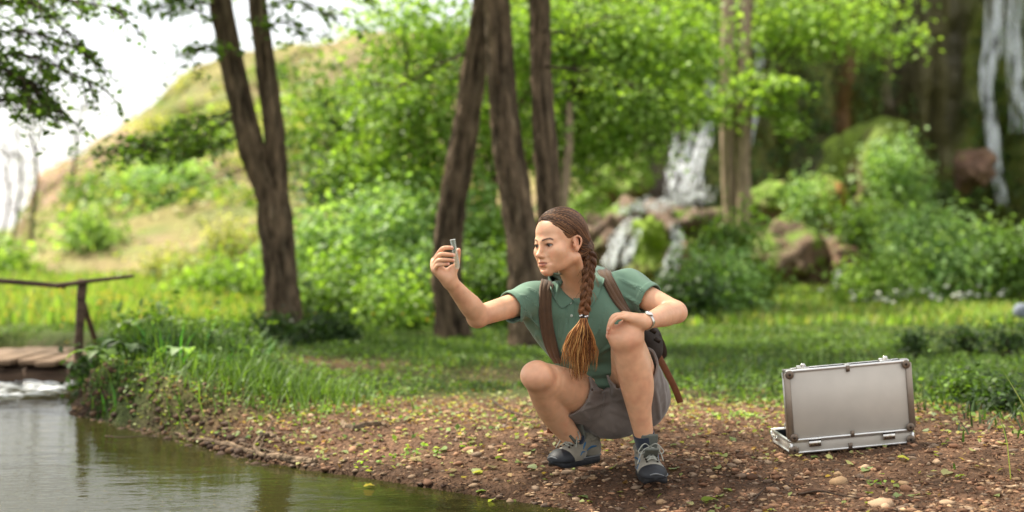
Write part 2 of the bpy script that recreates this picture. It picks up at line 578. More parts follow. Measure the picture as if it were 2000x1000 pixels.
M_ROCK = material('wet_rock', (.1, .1, .1), .65, attr=True, vary=(3, .3), bump=(6, 1.0, .15), stretch=(1, 1, .35), spec=.4)
CLIFF_V, CLIFF_M = V.copy(), (m1 * (1 - m2))[:, 0]
cliff = mesh_np('cliff', V, F, M_ROCK, None, True, np.clip(col, .004, 1))
tag(cliff, kind='structure')

# ---- boulders and mossy mounds
def ico(sub):
    import bmesh
    bm = bmesh.new()
    bmesh.ops.create_icosphere(bm, subdivisions=sub, radius=1)
    V = np.array([v.co[:] for v in bm.verts])
    F = np.array([[v.index for v in f.verts] for f in bm.faces])
    bm.free()
    return V, F
ICO1, ICO2, ICO4 = ico(1), ico(2), ico(4)
M_BOULDER = material('boulder', (.2, .2, .1), .8, attr=True, vary=(5, .3), bump=(9, .9, .08), spec=.3)
def boulder(name, px, py, Y, rx, ry, rdepth, mossy, seed, label, cat, rockhex='#6b5442', group=None, mosshex='#5a7418'):
    """rx, ry in pixels of the photograph, rdepth in metres"""
    c = P(px, py, Y)
    k = Y / FPX
    V, F = ICO4
    V = V * np.array([rx * k, rdepth, ry * k])
    s = max(rx, ry) * k
    d = fbm(V / s + seed * 3.1, 1.5, 4, seed) * .38 * s - np.abs(noise3(V / s + seed, 2.6, seed + 4)) * .22 * s + np.abs(noise3(V / s * np.array([4, 4, .7]), 1.1, seed + 2)) * .12 * s
    V = V + nrm(V) * d[:, None]
    up = nrm(V)[:, 2:3]
    mo = np.clip(smooth01(fbm(V / s, 2.2, 3, seed + 5)[:, None] + up * .5 + (mossy - .5) * 1.6, -.1, .5), 0, 1)
    col = np.array(lin(rockhex)) * (1 + .3 * fbm(V / s, 4, 3, seed)[:, None]) * (1 - mo) + np.array(lin(mosshex)) * (1 + .35 * fbm(V / s, 6, 3, seed + 8)[:, None]) * mo
    o = mesh_np(name, V, F, M_BOULDER, None, True, np.clip(col, .01, 1))
    o.location = tuple(c)
    return tag(o, label, cat, group)
boulder('mossy_mound', 1690, 365, 21.0, 88, 125, 1.0, .95, 3, 'tall rounded tufa mound covered in moss and creepers below the cliff', 'rock', mosshex='#5d6f22')
boulder('mossy_boulder', 1275, 492, 18.6, 46, 70, .5, 1.0, 5, 'bright green mossy boulder between the two lower cascades', 'rock', mosshex='#637a12')
boulder('boulder', 1180, 478, 19.2, 60, 60, .6, .15, 7, 'brown wet boulder behind the woman\'s head', 'rock', '#5f4c3e')
boulder('boulder', 1225, 440, 20.4, 60, 36, .6, .25, 8, 'pale brown ledge boulder under the pool of the upper fall', 'rock', '#5f4c3e')
boulder('boulder', 1330, 440, 20.6, 80, 40, .7, .25, 9, 'wide flat ledge boulder that carries the foaming pool', 'rock', '#5c4b3e')
boulder('boulder', 1330, 520, 18.9, 36, 55, .5, .3, 10, 'brown boulder beside the right lower cascade', 'rock', '#6c5340')
boulder('boulder', 1545, 505, 19.4, 72, 66, .8, .55, 11, 'large brown streaked boulder behind the twin pale trunks', 'rock', '#5f4c3c')
boulder('boulder', 1630, 520, 19.0, 40, 55, .6, .1, 12, 'tan boulder at the foot of the mossy mound', 'rock', '#6b5442')
boulder('boulder', 1510, 395, 20.8, 44, 38, .6, .8, 13, 'moss topped boulder beside the twin pale trunks', 'rock')
boulder('boulder', 1610, 385, 20.4, 42, 40, .6, .85, 14, 'orange green mossy boulder left of the tall mound', 'rock', '#85592e', mosshex='#5f6a1c')
boulder('boulder', 1210, 365, 22.0, 60, 48, .8, .55, 15, 'dark mossy rock shelf beside the upper fall', 'rock', '#5a4433')
boulder('boulder', 1900, 330, 21.6, 36, 40, .5, .0, 16, 'bare pinkish rock jutting from the dark cliff by the right waterfall', 'rock', '#6d5444')
boulder('boulder', 1150, 410, 20.8, 42, 44, .5, .75, 17, 'small green mossy rock just right of the pale thin trunk', 'rock')
boulder('rock_outcrop', 72, 508, 38, 34, 42, 1.2, .0, 18, 'weathered grey overhanging rock at the left foot of the hill', 'rock', '#6f6152')

# ---- falling water: bundles of thin wavy sheets
M_FALL = bpy.data.materials.new('falling_water')
M_FALL.use_nodes = True
nt = M_FALL.node_tree
bs = nt.nodes['Principled BSDF']
bs.inputs['Base Color'].default_value = (.66, .70, .72, 1)
bs.inputs['Roughness'].default_value = .3
tr = nt.nodes.new('ShaderNodeBsdfTransparent')
ms = nt.nodes.new('ShaderNodeMixShader')
tc = nt.nodes.new('ShaderNodeTexCoord')
mp = nt.nodes.new('ShaderNodeMapping'); mp.inputs['Scale'].default_value = (9, 9, 1.3)
nz = nt.nodes.new('ShaderNodeTexNoise'); nz.inputs['Scale'].default_value, nz.inputs['Detail'].default_value = 1.6, 5
mr = nt.nodes.new('ShaderNodeMapRange')
mr.inputs[1].default_value, mr.inputs[2].default_value, mr.inputs[3].default_value, mr.inputs[4].default_value = .42, .78, .0, .7
L = nt.links.new
L(tc.outputs['Object'], mp.inputs[0]); L(mp.outputs[0], nz.inputs[0]); L(nz.outputs['Fac'], mr.inputs[0]); L(mr.outputs[0], ms.inputs[0])
L(tr.outputs[0], ms.inputs[1]); L(bs.outputs[0], ms.inputs[2]); L(ms.outputs[0], nt.nodes['Material Output'].inputs['Surface'])
def waterfall(pts, widths, label, n=26, seed=1, jit=.03):
    """pts (px,py,Y); widths in px"""
    rs = np.random.default_rng(seed)
    path = catmull([P(*p) for p in pts], 26)
    k = pts[0][2] / FPX
    w = np.interp(np.linspace(0, 1, 26), np.linspace(0, 1, len(widths)), widths) * k * .5
    b = Build()
    tt = np.linspace(0, 1, 26)
    for i in range(int(n * 1.7)):
        u = rs.uniform(-1, 1)
        off = u * w + rs.normal(0, 1) * .02 + .02 * np.sin(tt * rs.uniform(4, 14) + rs.uniform(0, 6))
        dep = rs.uniform(-jit, jit) + .025 * np.sin(tt * rs.uniform(3, 10) + rs.uniform(0, 6))
        a0, a1 = sorted(rs.uniform(0, 1, 2))
        if a1 - a0 < .35: a0, a1 = max(0, a0 - .3), min(1, a1 + .3)
        sel = (tt >= a0) & (tt <= a1)
        if sel.sum() < 4: continue
        p = path + np.array([1, 0, 0]) * off[:, None] + np.array([0, 1, 0]) * dep[:, None]
        p = p[sel]
        r = np.sin(np.linspace(.25, 2.9, len(p))) * rs.uniform(.08, .42) * w[sel].mean() * .5 + .004
        b.tube(p, r, 6, ry=r * .3, up0=(1, 0, 0))
    o = b.obj('waterfall', M_FALL)
    return tag(o, label, 'waterfall', kind='stuff')
waterfall([(1398, 90, 23.0), (1388, 170, 22.8), (1380, 260, 22.5), (1362, 330, 22.0), (1345, 385, 21.6)], [14, 16, 20, 30, 60], 'narrow white waterfall left of the twin pale trunks', 26, 2)
waterfall([(1345, 255, 22.6), (1335, 320, 22.3), (1318, 385, 21.8)], [46, 50, 60], 'thin grey veil of water beside the narrow left waterfall', 20, 3)
waterfall([(1478, 50, 22.6), (1472, 140, 22.5), (1468, 230, 22.4), (1456, 300, 22.3)], [34, 30, 18, 10], 'white waterfall partly hidden behind the twin pale trunks', 26, 4)
waterfall([(1945, -40, 22.4), (1940, 80, 22.3), (1925, 160, 22.2), (1938, 230, 22.1), (1945, 320, 22.0), (1962, 400, 21.8)], [34, 32, 18, 16, 20, 22], 'long white waterfall down the dark cliff at the right', 46, 5)
waterfall([(1990, -40, 22.4), (1980, 60, 22.3), (1986, 150, 22.2), (1996, 260, 22.0)], [26, 30, 22, 40], 'broken white water right of the long cliff waterfall', 26, 6)
rf = np.random.default_rng(7)
b = Build()
for k in range(150):
    u = rf.uniform(0, 1)
    p0 = P(1390 - 170 * u + rf.normal(0, 8), 378 + 32 * u + rf.normal(0, 7), 21.0 - 1.3 * u + rf.uniform(-.3, .2))
    d_ = np.array([rf.normal(0, .09), -abs(rf.normal(0, .06)), -abs(rf.normal(0, .05))])
    b.tube(catmull([p0, p0 + d_ * .6 + np.array([0, 0, .01]), p0 + d_], 6), np.array([.2, .8, 1, 1, .8, .2]) * rf.uniform(.012, .04), 6)
tag(b.obj('waterfall', M_FALL), 'foaming white pool spilling along the rock ledge', 'waterfall', kind='stuff')
waterfall([(1240, 422, 18.9), (1215, 455, 18.3), (1200, 490, 18.0), (1178, 540, 17.8)], [26, 22, 20, 30], 'white cascade over boulders just right of the braid', 26, 8)
waterfall([(1252, 445, 18.3), (1234, 480, 18.0), (1216, 530, 17.8)], [14, 14, 16], 'small grey cascade left of the mossy boulder', 14, 9)
waterfall([(1316, 436, 18.6), (1324, 475, 18.1), (1312, 515, 17.9), (1296, 556, 17.7)], [14, 18, 20, 26], 'white cascade right of the bright mossy boulder', 20, 10)
waterfall([(1612, 450, 18.9), (1636, 490, 18.6), (1640, 530, 18.4), (1630, 560, 18.2)], [8, 8, 10, 16], 'thin trickle over the streaked boulder', 9, 11)
# ------------------------------------------------------------------ trees, shrubs, grass
GREENS = {k: [np.array(lin(c)) for c in v] for k, v in dict(
    fresh=('#6f8c3c', '#7d9a48', '#8aa656', '#627e34', '#94ad62'),
    mid=('#566f33', '#617c3c', '#4c662b', '#6d8845', '#5b7538'),
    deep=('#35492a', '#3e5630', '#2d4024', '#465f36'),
    cool=('#7c9a62', '#8aa772', '#6c8b54', '#9ab384'),
    dry=('#8f9854', '#9c9c60', '#7c8749', '#a6a46c')).items()}
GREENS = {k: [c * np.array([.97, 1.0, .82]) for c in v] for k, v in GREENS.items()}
def leaf_mat(name, trans=.42):
    return material(name, (.1, .2, .03), .55, attr=True, trans=trans, spec=.35)
M_LEAF = leaf_mat('leaf')
M_GRASS = leaf_mat('grass_blade', .35)
M_BARK = material('bark', (.1, .07, .05), .95, attr=True, stretch=(1, 1, .3), colors=(15, 9, [(.32, (.22, .2, .18)), (.47, (.75, .73, .7)), (.6, (1.1, 1.05, 1.0)), (.75, (1.7, 1.65, 1.55))]), bump=(26, 1.0, .06), spec=.15)
M_PALEBARK = material('pale_bark', lin('#8d7b68'), .9, stretch=(1, 1, .3), vary=(20, .3), bump=(30, .6, .02), spec=.2)
M_GREYBARK = material('grey_bark', lin('#3d332b'), .9, stretch=(1, 1, .3), vary=(8, .3))
M_TWIG = material('twig', lin('#3a2c20'), .9, vary=(30, .3))

def leaves(C, N, size, cols, rs, aspect=.62, fold=.25):
    """one kite shaped, slightly folded blade per row"""
    n = len(C)
    N = nrm(N)
    t = rs.normal(0, 1, (n, 3))
    t = nrm(t - N * (t * N).sum(1)[:, None])
    b = np.cross(N, t)
    s = (np.asarray(size) * rs.uniform(.65, 1.25, n))[:, None]
    v0 = C - t * s * .5
    v1 = C + b * s * aspect * .5 + N * s * fold * .3 + t * s * .05
    v2 = C + t * s * .55 - N * s * fold * .3
    v3 = C - b * s * aspect * .5 + N * s * fold * .3 + t * s * .05
    V = np.stack([v0, v1, v2, v3], 1).reshape(-1, 3)
    i = np.arange(n)[:, None] * 4
    F = i + np.array([[0, 1, 2, 3]])
    return V, F, np.repeat(cols, 4, 0)

def leaf_cols(n, pal, rs, amt=.25):
    p = np.array(GREENS[pal] if isinstance(pal, str) else pal)
    return p[rs.integers(0, len(p), n)] * (1 + amt * rs.uniform(-1, 1, (n, 1)))

def crown(blobs, pal, rs, leaf=.07, per=18, clump=.20, flat=.55, name='crown', parent=None, surface=.55):
    """blobs: (centre, radii, number of clumps). Leaves gathered in flattish clumps through each blob's volume"""
    Cs, Ns, cc = [], [], []
    for c, r, n in blobs:
        d = nrm(rs.normal(0, 1, (n, 3)))
        rad = rs.uniform(0, 1, (n, 1)) ** (1 / 3) * (1 - surface) + surface * rs.uniform(.7, 1.06, (n, 1))
        cen = np.asarray(c) + d * rad * np.asarray(r)
        cen = cen + .25 * np.asarray(r).mean() * np.stack([noise3(cen, 1.7, 3), noise3(cen, 1.7, 4), noise3(cen, 1.7, 5)], 1)
        k = rs.integers(max(2, per // 2), per + per // 2, n)
        rep = np.repeat(cen, k, 0)
        off = rs.normal(0, 1, (len(rep), 3)) * np.array([clump, clump, clump * flat])
        Cs.append(rep + off)
        tilt = np.repeat(nrm(d * .5 + np.array([0, 0, 1.0]) + rs.normal(0, .35, (n, 3))), k, 0)
        Ns.append(tilt + rs.normal(0, .45, (len(rep), 3)))
        shade = np.repeat(1 + .42 * rs.uniform(-1, 1, (n, 1)), k, 0)
        cc.append(leaf_cols(len(rep), pal, rs, .18) * shade)
    V, F, C = leaves(np.vstack(Cs), np.vstack(Ns), leaf, np.vstack(cc), rs)
    o = mesh_np(name, V, F, M_LEAF, None, False, np.clip(C, .005, 1))
    return child(o, parent) if parent is not None else o

def bark_tube(path, radii, rs, seg=36, n=150, amp=.11):
    path = catmull(path, n)
    rr = np.interp(np.linspace(0, 1, n), np.linspace(0, 1, len(radii)), radii)
    V, F, T = tube(path, rr, seg)
    k = n * seg
    ax_ = np.repeat(path, seg, 0)
    d = nrm(V[:k] - ax_)
    ang = np.tile(np.arange(seg) / seg * 2 * math.pi, n)
    h = np.repeat(np.linspace(0, 1, n), seg)
    q = np.stack([np.cos(ang) * 2.2, np.sin(ang) * 2.2, V[:k, 2] * 2.0], 1)
    r1 = fbm(q, 1.3, 4, int(rs.integers(0, 50))) + .8 * noise3(q, 6.5, 3)
    r2 = np.abs(noise3(q * np.array([3, 3, 1.2]), 1.5, 7))
    R = np.repeat(rr, seg)
    V[:k] += d * (R * (amp * r1 - amp * .8 * r2))[:, None]
    c = np.array(lin('#685a4b'))[None] * (1 + .5 * r1[:, None]) * (1 - .35 * r2[:, None])
    lich = smooth01(noise3(q, 3.0, 9), .35, .7)[:, None]
    c = c * (1 - .45 * lich) + np.array(lin('#7d7262')) * .45 * lich
    c = np.vstack([c, c[:1], c[-1:]])
    return V, F, T, np.clip(c, .01, 1)

def px_r(w, Y):
    return w * .5 * Y / FPX

def trunk_obj(name, path, radii, parent, rs, mat=None, **kw):
    V, F, T, C = bark_tube(path, radii, rs, **kw)
    return Build().add(V, F, T, C).obj(name, mat or M_BARK, parent, True, True)

def spray(root_path, rs, twigs, tlen, leaf, pal, parent, nl=9, r0=.012, droop=.25, name='branch'):
    """a real leafy branch: limb, side twigs, leaves set along the twigs"""
    path = catmull(root_path, 30)
    wood = Build()
    wood.tube(path, np.linspace(r0, r0 * .25, 30), 6)
    Cs, Ns = [], []
    T, Nn, B = frames(path, (0, 0, 1))
    for i in range(twigs):
        k = int(rs.uniform(.15, 1) * 29)
        sd = rs.choice([-1, 1])
        d = nrm(T[k] * rs.uniform(.3, .9) + B[k] * sd * rs.uniform(.5, 1) + Nn[k] * rs.uniform(-.35, .35))
        L_ = tlen * rs.uniform(.5, 1.1)
        tw = np.array([path[k] + d * L_ * u + np.array([0, 0, -droop * L_ * u * u]) for u in np.linspace(0, 1, 6)])
        wood.tube(tw, np.linspace(r0 * .35, r0 * .1, 6), 4)
        m = rs.integers(max(3, nl - 3), nl + 4)
        u = np.sort(rs.uniform(.15, 1.05, m))
        pts = np.stack([np.interp(u, np.linspace(0, 1, 6), tw[:, j]) for j in range(3)], 1)
        Cs.append(pts + rs.normal(0, leaf * .45, (m, 3)))
        Ns.append(np.array([0, 0, 1.0]) + rs.normal(0, .5, (m, 3)))
    C, N_ = np.vstack(Cs), np.vstack(Ns)
    br = wood.obj(name, M_TWIG, parent)
    V, F, cc = leaves(C, N_, leaf, leaf_cols(len(C), pal, rs, .3), rs, aspect=.75)
    lo = mesh_np('foliage', V, F, M_LEAF, None, False, np.clip(cc, .005, 1))
    child(lo, br)
    return br

def tree(name, label, base, group=None):
    t = empty(name, tuple(base))
    return tag(t, label, 'tree', group)

rs = np.random.default_rng(21)
# forked tree at the left
Y1 = 11.5
t1 = tree('forked_tree', 'dark-barked tree forking into two tall stems beside the stream', P(562, 668, Y1))
trunk_obj('trunk', [P(566, 690, Y1), P(560, 650, Y1), P(552, 590, Y1), P(545, 510, Y1), P(538, 430, Y1), P(532, 375, Y1)], [px_r(w, Y1) for w in (100, 82, 68, 66, 72, 62)], t1, rs)
trunk_obj('trunk', [P(535, 430, Y1), P(520, 370, Y1), P(492, 290, Y1), P(470, 200, Y1), P(450, 110, Y1), P(430, 0, Y1), P(412, -140, Y1), P(400, -330, Y1)], [px_r(w, Y1) for w in (52, 52, 50, 47, 44, 42, 36, 24)], t1, rs)
trunk_obj('trunk', [P(542, 430, Y1), P(541, 360, Y1), P(537, 270, Y1), P(527, 190, Y1), P(515, 100, Y1), P(503, 0, Y1), P(496, -140, Y1), P(500, -330, Y1)], [px_r(w, Y1) for w in (44, 44, 42, 40, 38, 36, 32, 22)], t1, rs)
spray([P(456, 225, Y1), P(400, 262, 11.2), P(320, 275, 11.0), P(222, 292, 10.8)], rs, 60, .42, .062, 'mid', t1, 9)
spray([P(470, 262, Y1), P(410, 290, 11.6), P(340, 300, 11.7), P(270, 280, 11.6)], rs, 46, .40, .062, 'mid', t1, 9)
spray([P(452, 215, Y1), P(400, 235, 12), P(330, 250, 12.2)], rs, 34, .36, .06, 'mid', t1, 8)
spray([P(480, 330, Y1), P(420, 350, 11.0), P(350, 372, 10.8), P(290, 385, 10.7)], rs, 6, .14, .055, 'mid', t1, 4, .005)
for (a, b_) in (((432, 20), (300, 20)), ((440, 60), (260, -10)), ((500, 20), (640, 30)), ((508, 60), (610, 75)), ((430, -20), (200, -30)), ((500, -40), (700, -10)), ((445, 100), (360, 130))):
    m_ = ((a[0] + b_[0]) / 2, (a[1] + b_[1]) / 2 - 25)
    spray([P(*a, Y1), P(*m_, Y1 - .3), P(*b_, Y1 - .6)], rs, 20, .34, .060, 'mid', t1, 7)
crown([(P(430, -330, 11), (1.7, 1.7, .9), 170), (P(560, -420, 12), (1.6, 1.8, .9), 150), (P(330, -260, 10.4), (1.2, 1.4, .6), 90)], 'mid', rs, .065, 16, .22, parent=t1)

# tree off the left edge whose boughs hang into the picture
Y0 = 9.0
t0 = tree('overhanging_tree', 'dark leafy boughs hanging in from the upper left corner', (-5.2, 9.3, 0))
trunk_obj('trunk', [(-5.2, 9.3, -.05), (-5.1, 9.25, 1.5), (-4.9, 9.2, 3.2), (-4.7, 9.1, 4.6)], [.17, .14, .12, .08], t0, rs)
for (a, m_, e) in (((-90, 60), (40, 60), (150, 95)), ((-90, 120), (20, 140), (125, 225)), ((-90, 10), (60, 5), (190, 130)), ((-60, 170), (20, 190), (100, 205)), ((-80, -30), (80, -10), (250, 20)), ((-60, 90), (60, 110), (185, 165)), ((-80, 40), (-10, 120), (70, 170))):
    spray([np.array([-4.95, 9.2, 2.6]), P(*a, Y0), P(*m_, Y0 - .2), P(*e, Y0 - .3)], rs, 44, .30, .052, 'mid', t0, 8, .016, .5)
crown([(np.array([-4.6, 9.0, 4.4]), (1.4, 1.6, .8), 120), (P(-80, -110, 12), (1.5, 1.4, .45), 260), (P(150, -130, 12.5), (1.5, 1.2, .45), 260), (P(330, -130, 12.5), (1.0, 1.2, .4), 130), (P(40, -230, 10), (1.6, 1.4, .5), 200), (np.array([-2.3, 6.7, 4.5]), (1.2, 1.2, .5), 210), (np.array([-1.1, 7.2, 4.7]), (1.3, 1.1, .5), 220)], 'fresh', rs, .06, 16, .22, parent=t0)  # last two blobs: unseen canopy added to shade the woman and the case

# leaning tree and the double tree behind the woman
t2 = tree('leaning_tree', 'single dark trunk leaning right, behind the raised test tube', P(884, 655, Y1))
trunk_obj('trunk', [P(888, 680, Y1), P(882, 630, Y1), P(874, 540, Y1), P(880, 430, Y1), P(895, 330, Y1), P(912, 230, Y1), P(928, 120, Y1), P(943, 0, Y1), P(960, -180, Y1), P(975, -360, Y1)], [px_r(w, Y1) for w in (84, 66, 60, 57, 54, 50, 46, 42, 36, 24)], t2, rs)
Y3 = 10.8
t3 = tree('double_trunk_tree', 'thick rough-barked double tree directly behind the woman\'s head', P(1030, 660, Y3))
trunk_obj('trunk', [P(1036, 685, Y3), P(1032, 620, Y3), P(1024, 520, Y3), P(1014, 420, Y3), P(998, 320, Y3), P(984, 210, Y3), P(976, 100, Y3), P(970, 0, Y3), P(962, -180, Y3), P(950, -380, Y3)], [px_r(w, Y3) for w in (92, 74, 66, 64, 60, 56, 54, 52, 44, 28)], t3, rs)
trunk_obj('trunk', [P(1050, 600, Y3 + .1), P(1070, 480, Y3 + .1), P(1072, 390, Y3 + .1), P(1066, 290, Y3 + .1), P(1058, 180, Y3 + .1), P(1055, 80, Y3 + .1), P(1054, 0, Y3 + .1), P(1058, -180, Y3 + .1), P(1070, -380, Y3)], [px_r(w, Y3) for w in (60, 52, 48, 46, 44, 42, 41, 36, 24)], t3, rs)
spray([P(905, 105, Y1), P(850, 130, Y1 + .6), P(790, 165, Y1 + 1), P(740, 165, Y1 + 1.4)], rs, 26, .4, .06, 'fresh', t2, 8, .016)
spray([P(1062, 60, Y3), P(1120, 60, Y3 + .6), P(1190, 30, Y3 + 1)], rs, 30, .45, .06, 'fresh', t3, 8)
spray([P(1068, 130, Y3), P(1150, 140, Y3 + .6), P(1250, 180, Y3 + 1.2)], rs, 34, .45, .06, 'fresh', t3, 8)
crown([(P(960, -400, 11.5), (1.8, 1.8, .9), 170), (P(880, -330, 10), (1.5, 1.5, .7), 120)], 'mid', rs, .065, 16, .22, parent=t2)
crown([(P(1060, -430, 10), (1.8, 1.8, .9), 170), (P(1250, -320, 10.6), (1.7, 1.6, .7), 140), (P(1150, -430, 8.6), (1.5, 1.4, .7), 100)], 'mid', rs, .065, 16, .22, parent=t3)

# pale trunks in front of the falls
Y4 = 17.0
t4 = tree('twin_pale_tree', 'twin pale slender trunks standing in front of the waterfalls', P(1438, 470, Y4))
trunk_obj('trunk', [P(1436, 585, Y4), P(1432, 470, Y4), P(1424, 360, Y4), P(1420, 240, Y4), P(1420, 120, Y4), P(1422, 0, Y4), P(1424, -160, Y4)], [px_r(w, Y4) for w in (34, 28, 28, 27, 26, 25, 20)], t4, rs, M_PALEBARK)
trunk_obj('trunk', [P(1446, 585, Y4 - .1), P(1450, 470, Y4 - .1), P(1452, 360, Y4 - .1), P(1450, 240, Y4), P(1452, 120, Y4), P(1456, 0, Y4), P(1462, -160, Y4)], [px_r(w, Y4) for w in (34, 30, 28, 26, 24, 22, 18)], t4, rs, M_PALEBARK)
for a, m_, e in (((1450, 190), (1500, 170), (1558, 165)), ((1424, 200), (1390, 190), (1340, 185)), ((1450, 215), (1490, 215), (1545, 235)), ((1440, 170), (1460, 165), (1500, 195)), ((1425, 230), (1400, 225), (1370, 215)), ((1450, 150), (1480, 150), (1520, 175))):
    spray([P(*a, Y4), P(*m_, Y4 - .4), P(*e, Y4 - .7)], rs, 30, .42, .085, 'fresh', t4, 8, .012, .2)
t5 = tree('pale_sapling', 'thin pale bare trunk just right of the double tree', P(1104, 405, 15))
trunk_obj('trunk', [P(1096, 600, 15), P(1100, 420, 15), P(1106, 340, 15), P(1112, 280, 15), P(1112, 200, 15.2)], [px_r(w, 15) for w in (24, 19, 18, 16, 12)], t5, rs, M_PALEBARK, seg=14, n=40)

# leafy trees behind: each with its own trunk and crown
def leafy(label, base_px, Y, blobs, pal, leaf=.085, per=18, clump=.24, w=26, name='leafy_tree', limbs=True, group='leafy trees in the middle distance', top=None):
    bx, by = base_px
    b0 = P(bx, by, Y)
    b0[2] = float(G(b0[0], b0[1])) - .05
    t = tree(name, label, b0, group)
    bl = [(P(x, y, Y + dy), (rx * Y / FPX, (rx * .9 + 10) * Y / FPX, ry * Y / FPX), n) for x, y, dy, rx, ry, n in blobs]
    topc = bl[0][0] if top is None else P(top[0], top[1], Y)
    trunk_obj('trunk', [b0, b0 * .5 + topc * .5 + np.array([.1, 0, 0]), topc], [px_r(w, Y), px_r(w * .7, Y), px_r(w * .3, Y)], t, rs, seg=12, n=30)
    if limbs:
        for c, r, n in (bl[1:] if top is None else bl):
            st_ = b0 + (topc - b0) * np.clip(rs.uniform(.45, .9), 0, 1)
            Build().tube(catmull([st_, st_ * .4 + c * .6 + np.array([0, 0, .15]), c], 12), np.linspace(px_r(w * .4, Y), .008, 12), 6).obj('branch', M_TWIG, t)
    crown(bl, pal, rs, leaf, per, clump, parent=t)
    return t
leafy('mid green leafy tree right of the forked tree', (690, 600), 16, [(680, 225, 0, 85, 45, 50), (610, 270, .3, 60, 34, 26), (750, 140, -.3, 60, 40, 34), (735, 270, .2, 75, 50, 44), (600, 150, 0, 50, 26, 12), (690, 350, 0, 60, 36, 34)], 'mid')
leafy('bright yellow-green leafy tree left of the leaning trunk', (800, 620), 15, [(800, 200, 0, 90, 70, 90), (790, 50, 0, 85, 55, 56), (860, 90, .4, 70, 70, 60), (820, 320, 0, 80, 60, 70), (730, 300, 0, 60, 40, 40), (870, 230, .5, 50, 60, 40)], 'fresh')
leafy('pale green bush-like tree low behind the leaning trunk', (800, 640), 14.2, [(770, 420, 0, 70, 50, 70), (830, 460, .2, 80, 50, 80), (740, 480, 0, 60, 40, 50), (880, 400, .5, 60, 50, 50), (940, 440, .6, 60, 60, 60)], 'cool', .075)
leafy('bright leafy tree seen between the leaning and double trunks', (985, 620), 15.5, [(930, 300, 0, 60, 80, 60), (1010, 180, .3, 80, 90, 90), (1000, 40, 0, 110, 70, 90), (1110, 240, .3, 70, 70, 70), (930, 500, 0, 50, 70, 50), (1120, 90, 0, 80, 80, 80)], 'fresh')
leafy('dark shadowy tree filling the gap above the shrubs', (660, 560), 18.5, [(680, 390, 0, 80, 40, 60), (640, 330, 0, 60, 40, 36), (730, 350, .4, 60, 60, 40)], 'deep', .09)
leafy('wide fresh green tree with drooping boughs before the dark cliff', (1072, 600), 15.5, top=(1120, -160), blobs=[(1220, 140, 0, 100, 60, 100), (1160, 50, 0, 90, 50, 70), (1300, 60, 0, 100, 50, 80), (1290, 200, -.2, 80, 40, 60), (1180, 240, 0, 70, 50, 60), (1260, 280, 0, 60, 30, 34), (1360, 120, 0, 60, 40, 44), (1130, 330, .3, 50, 40, 30)], pal='fresh', leaf=.08)
leafy('deep green tree hanging from above over the waterfalls', (1444, 600), 18.5, top=(1440, -160), blobs=[(1330, 20, 0, 110, 70, 80), (1280, 110, 0, 90, 60, 60), (1210, 210, 0, 90, 60, 50), (1420, 60, 0, 90, 50, 50), (1540, 30, 0, 80, 40, 44)], pal='mid', leaf=.09)
leafy('bright fringe tree whose boughs reach over the cliff face', (1428, 600), 17.6, top=(1470, -120), blobs=[(1560, 30, 0, 90, 36, 60), (1640, 60, -.2, 80, 24, 36), (1500, 70, 0, 60, 36, 36), (1740, 78, -.3, 50, 14, 16), (1690, 20, 0, 60, 24, 26)], pal='fresh', leaf=.085, w=16)
# bare spindly trees at far left
for k, (pts, w) in enumerate((([(60, 560), (62, 450), (72, 330), (60, 240), (66, 180)], 9), ([(10, 560), (30, 440), (42, 330), (28, 230)], 8), ([(-12, 540), (16, 400), (10, 280)], 7), ([(112, 545), (130, 470), (140, 380), (150, 270), (160, 200)], 12), ([(135, 545), (134, 440), (138, 330)], 8))):
    Yb = 27 + k
    pa = [P(x, y, Yb) for x, y in pts]
    pa[0][2] = float(G(pa[0][0], pa[0][1])) - .1
    t = tree('bare_tree', ['thin bare tree at the left edge, tallest of the group', 'bare forked sapling at the far left edge', 'faint bare stem cut by the left picture edge', 'slender bare trunk leaning right before the hill rocks', 'short straight bare trunk next to the leaning one'][k], pa[0], 'bare slender trees at the left')
    trunk_obj('trunk', pa, [px_r(w, Yb), px_r(w * .85, Yb), px_r(w * .55, Yb), px_r(w * .2, Yb)], t, rs, M_GREYBARK, seg=8, n=24)
    pth = catmull(pa, 20)
    b = Build()
    for i in range(16):
        s0 = pth[rs.integers(7, 19)]
        d = np.array([rs.normal(0, .5), rs.normal(0, .3), rs.uniform(.3, 1)]) * rs.uniform(.3, .9)
        b.tube(catmull([s0, s0 + d * .5 + rs.normal(0, .05, 3), s0 + d], 8), np.linspace(.014, .004, 8), 4)
    b.obj('branch', M_TWIG, t)
    crown([(pa[-1], (.6, .6, .6), 12)], 'dry', rs, .06, 6, .25, parent=t)

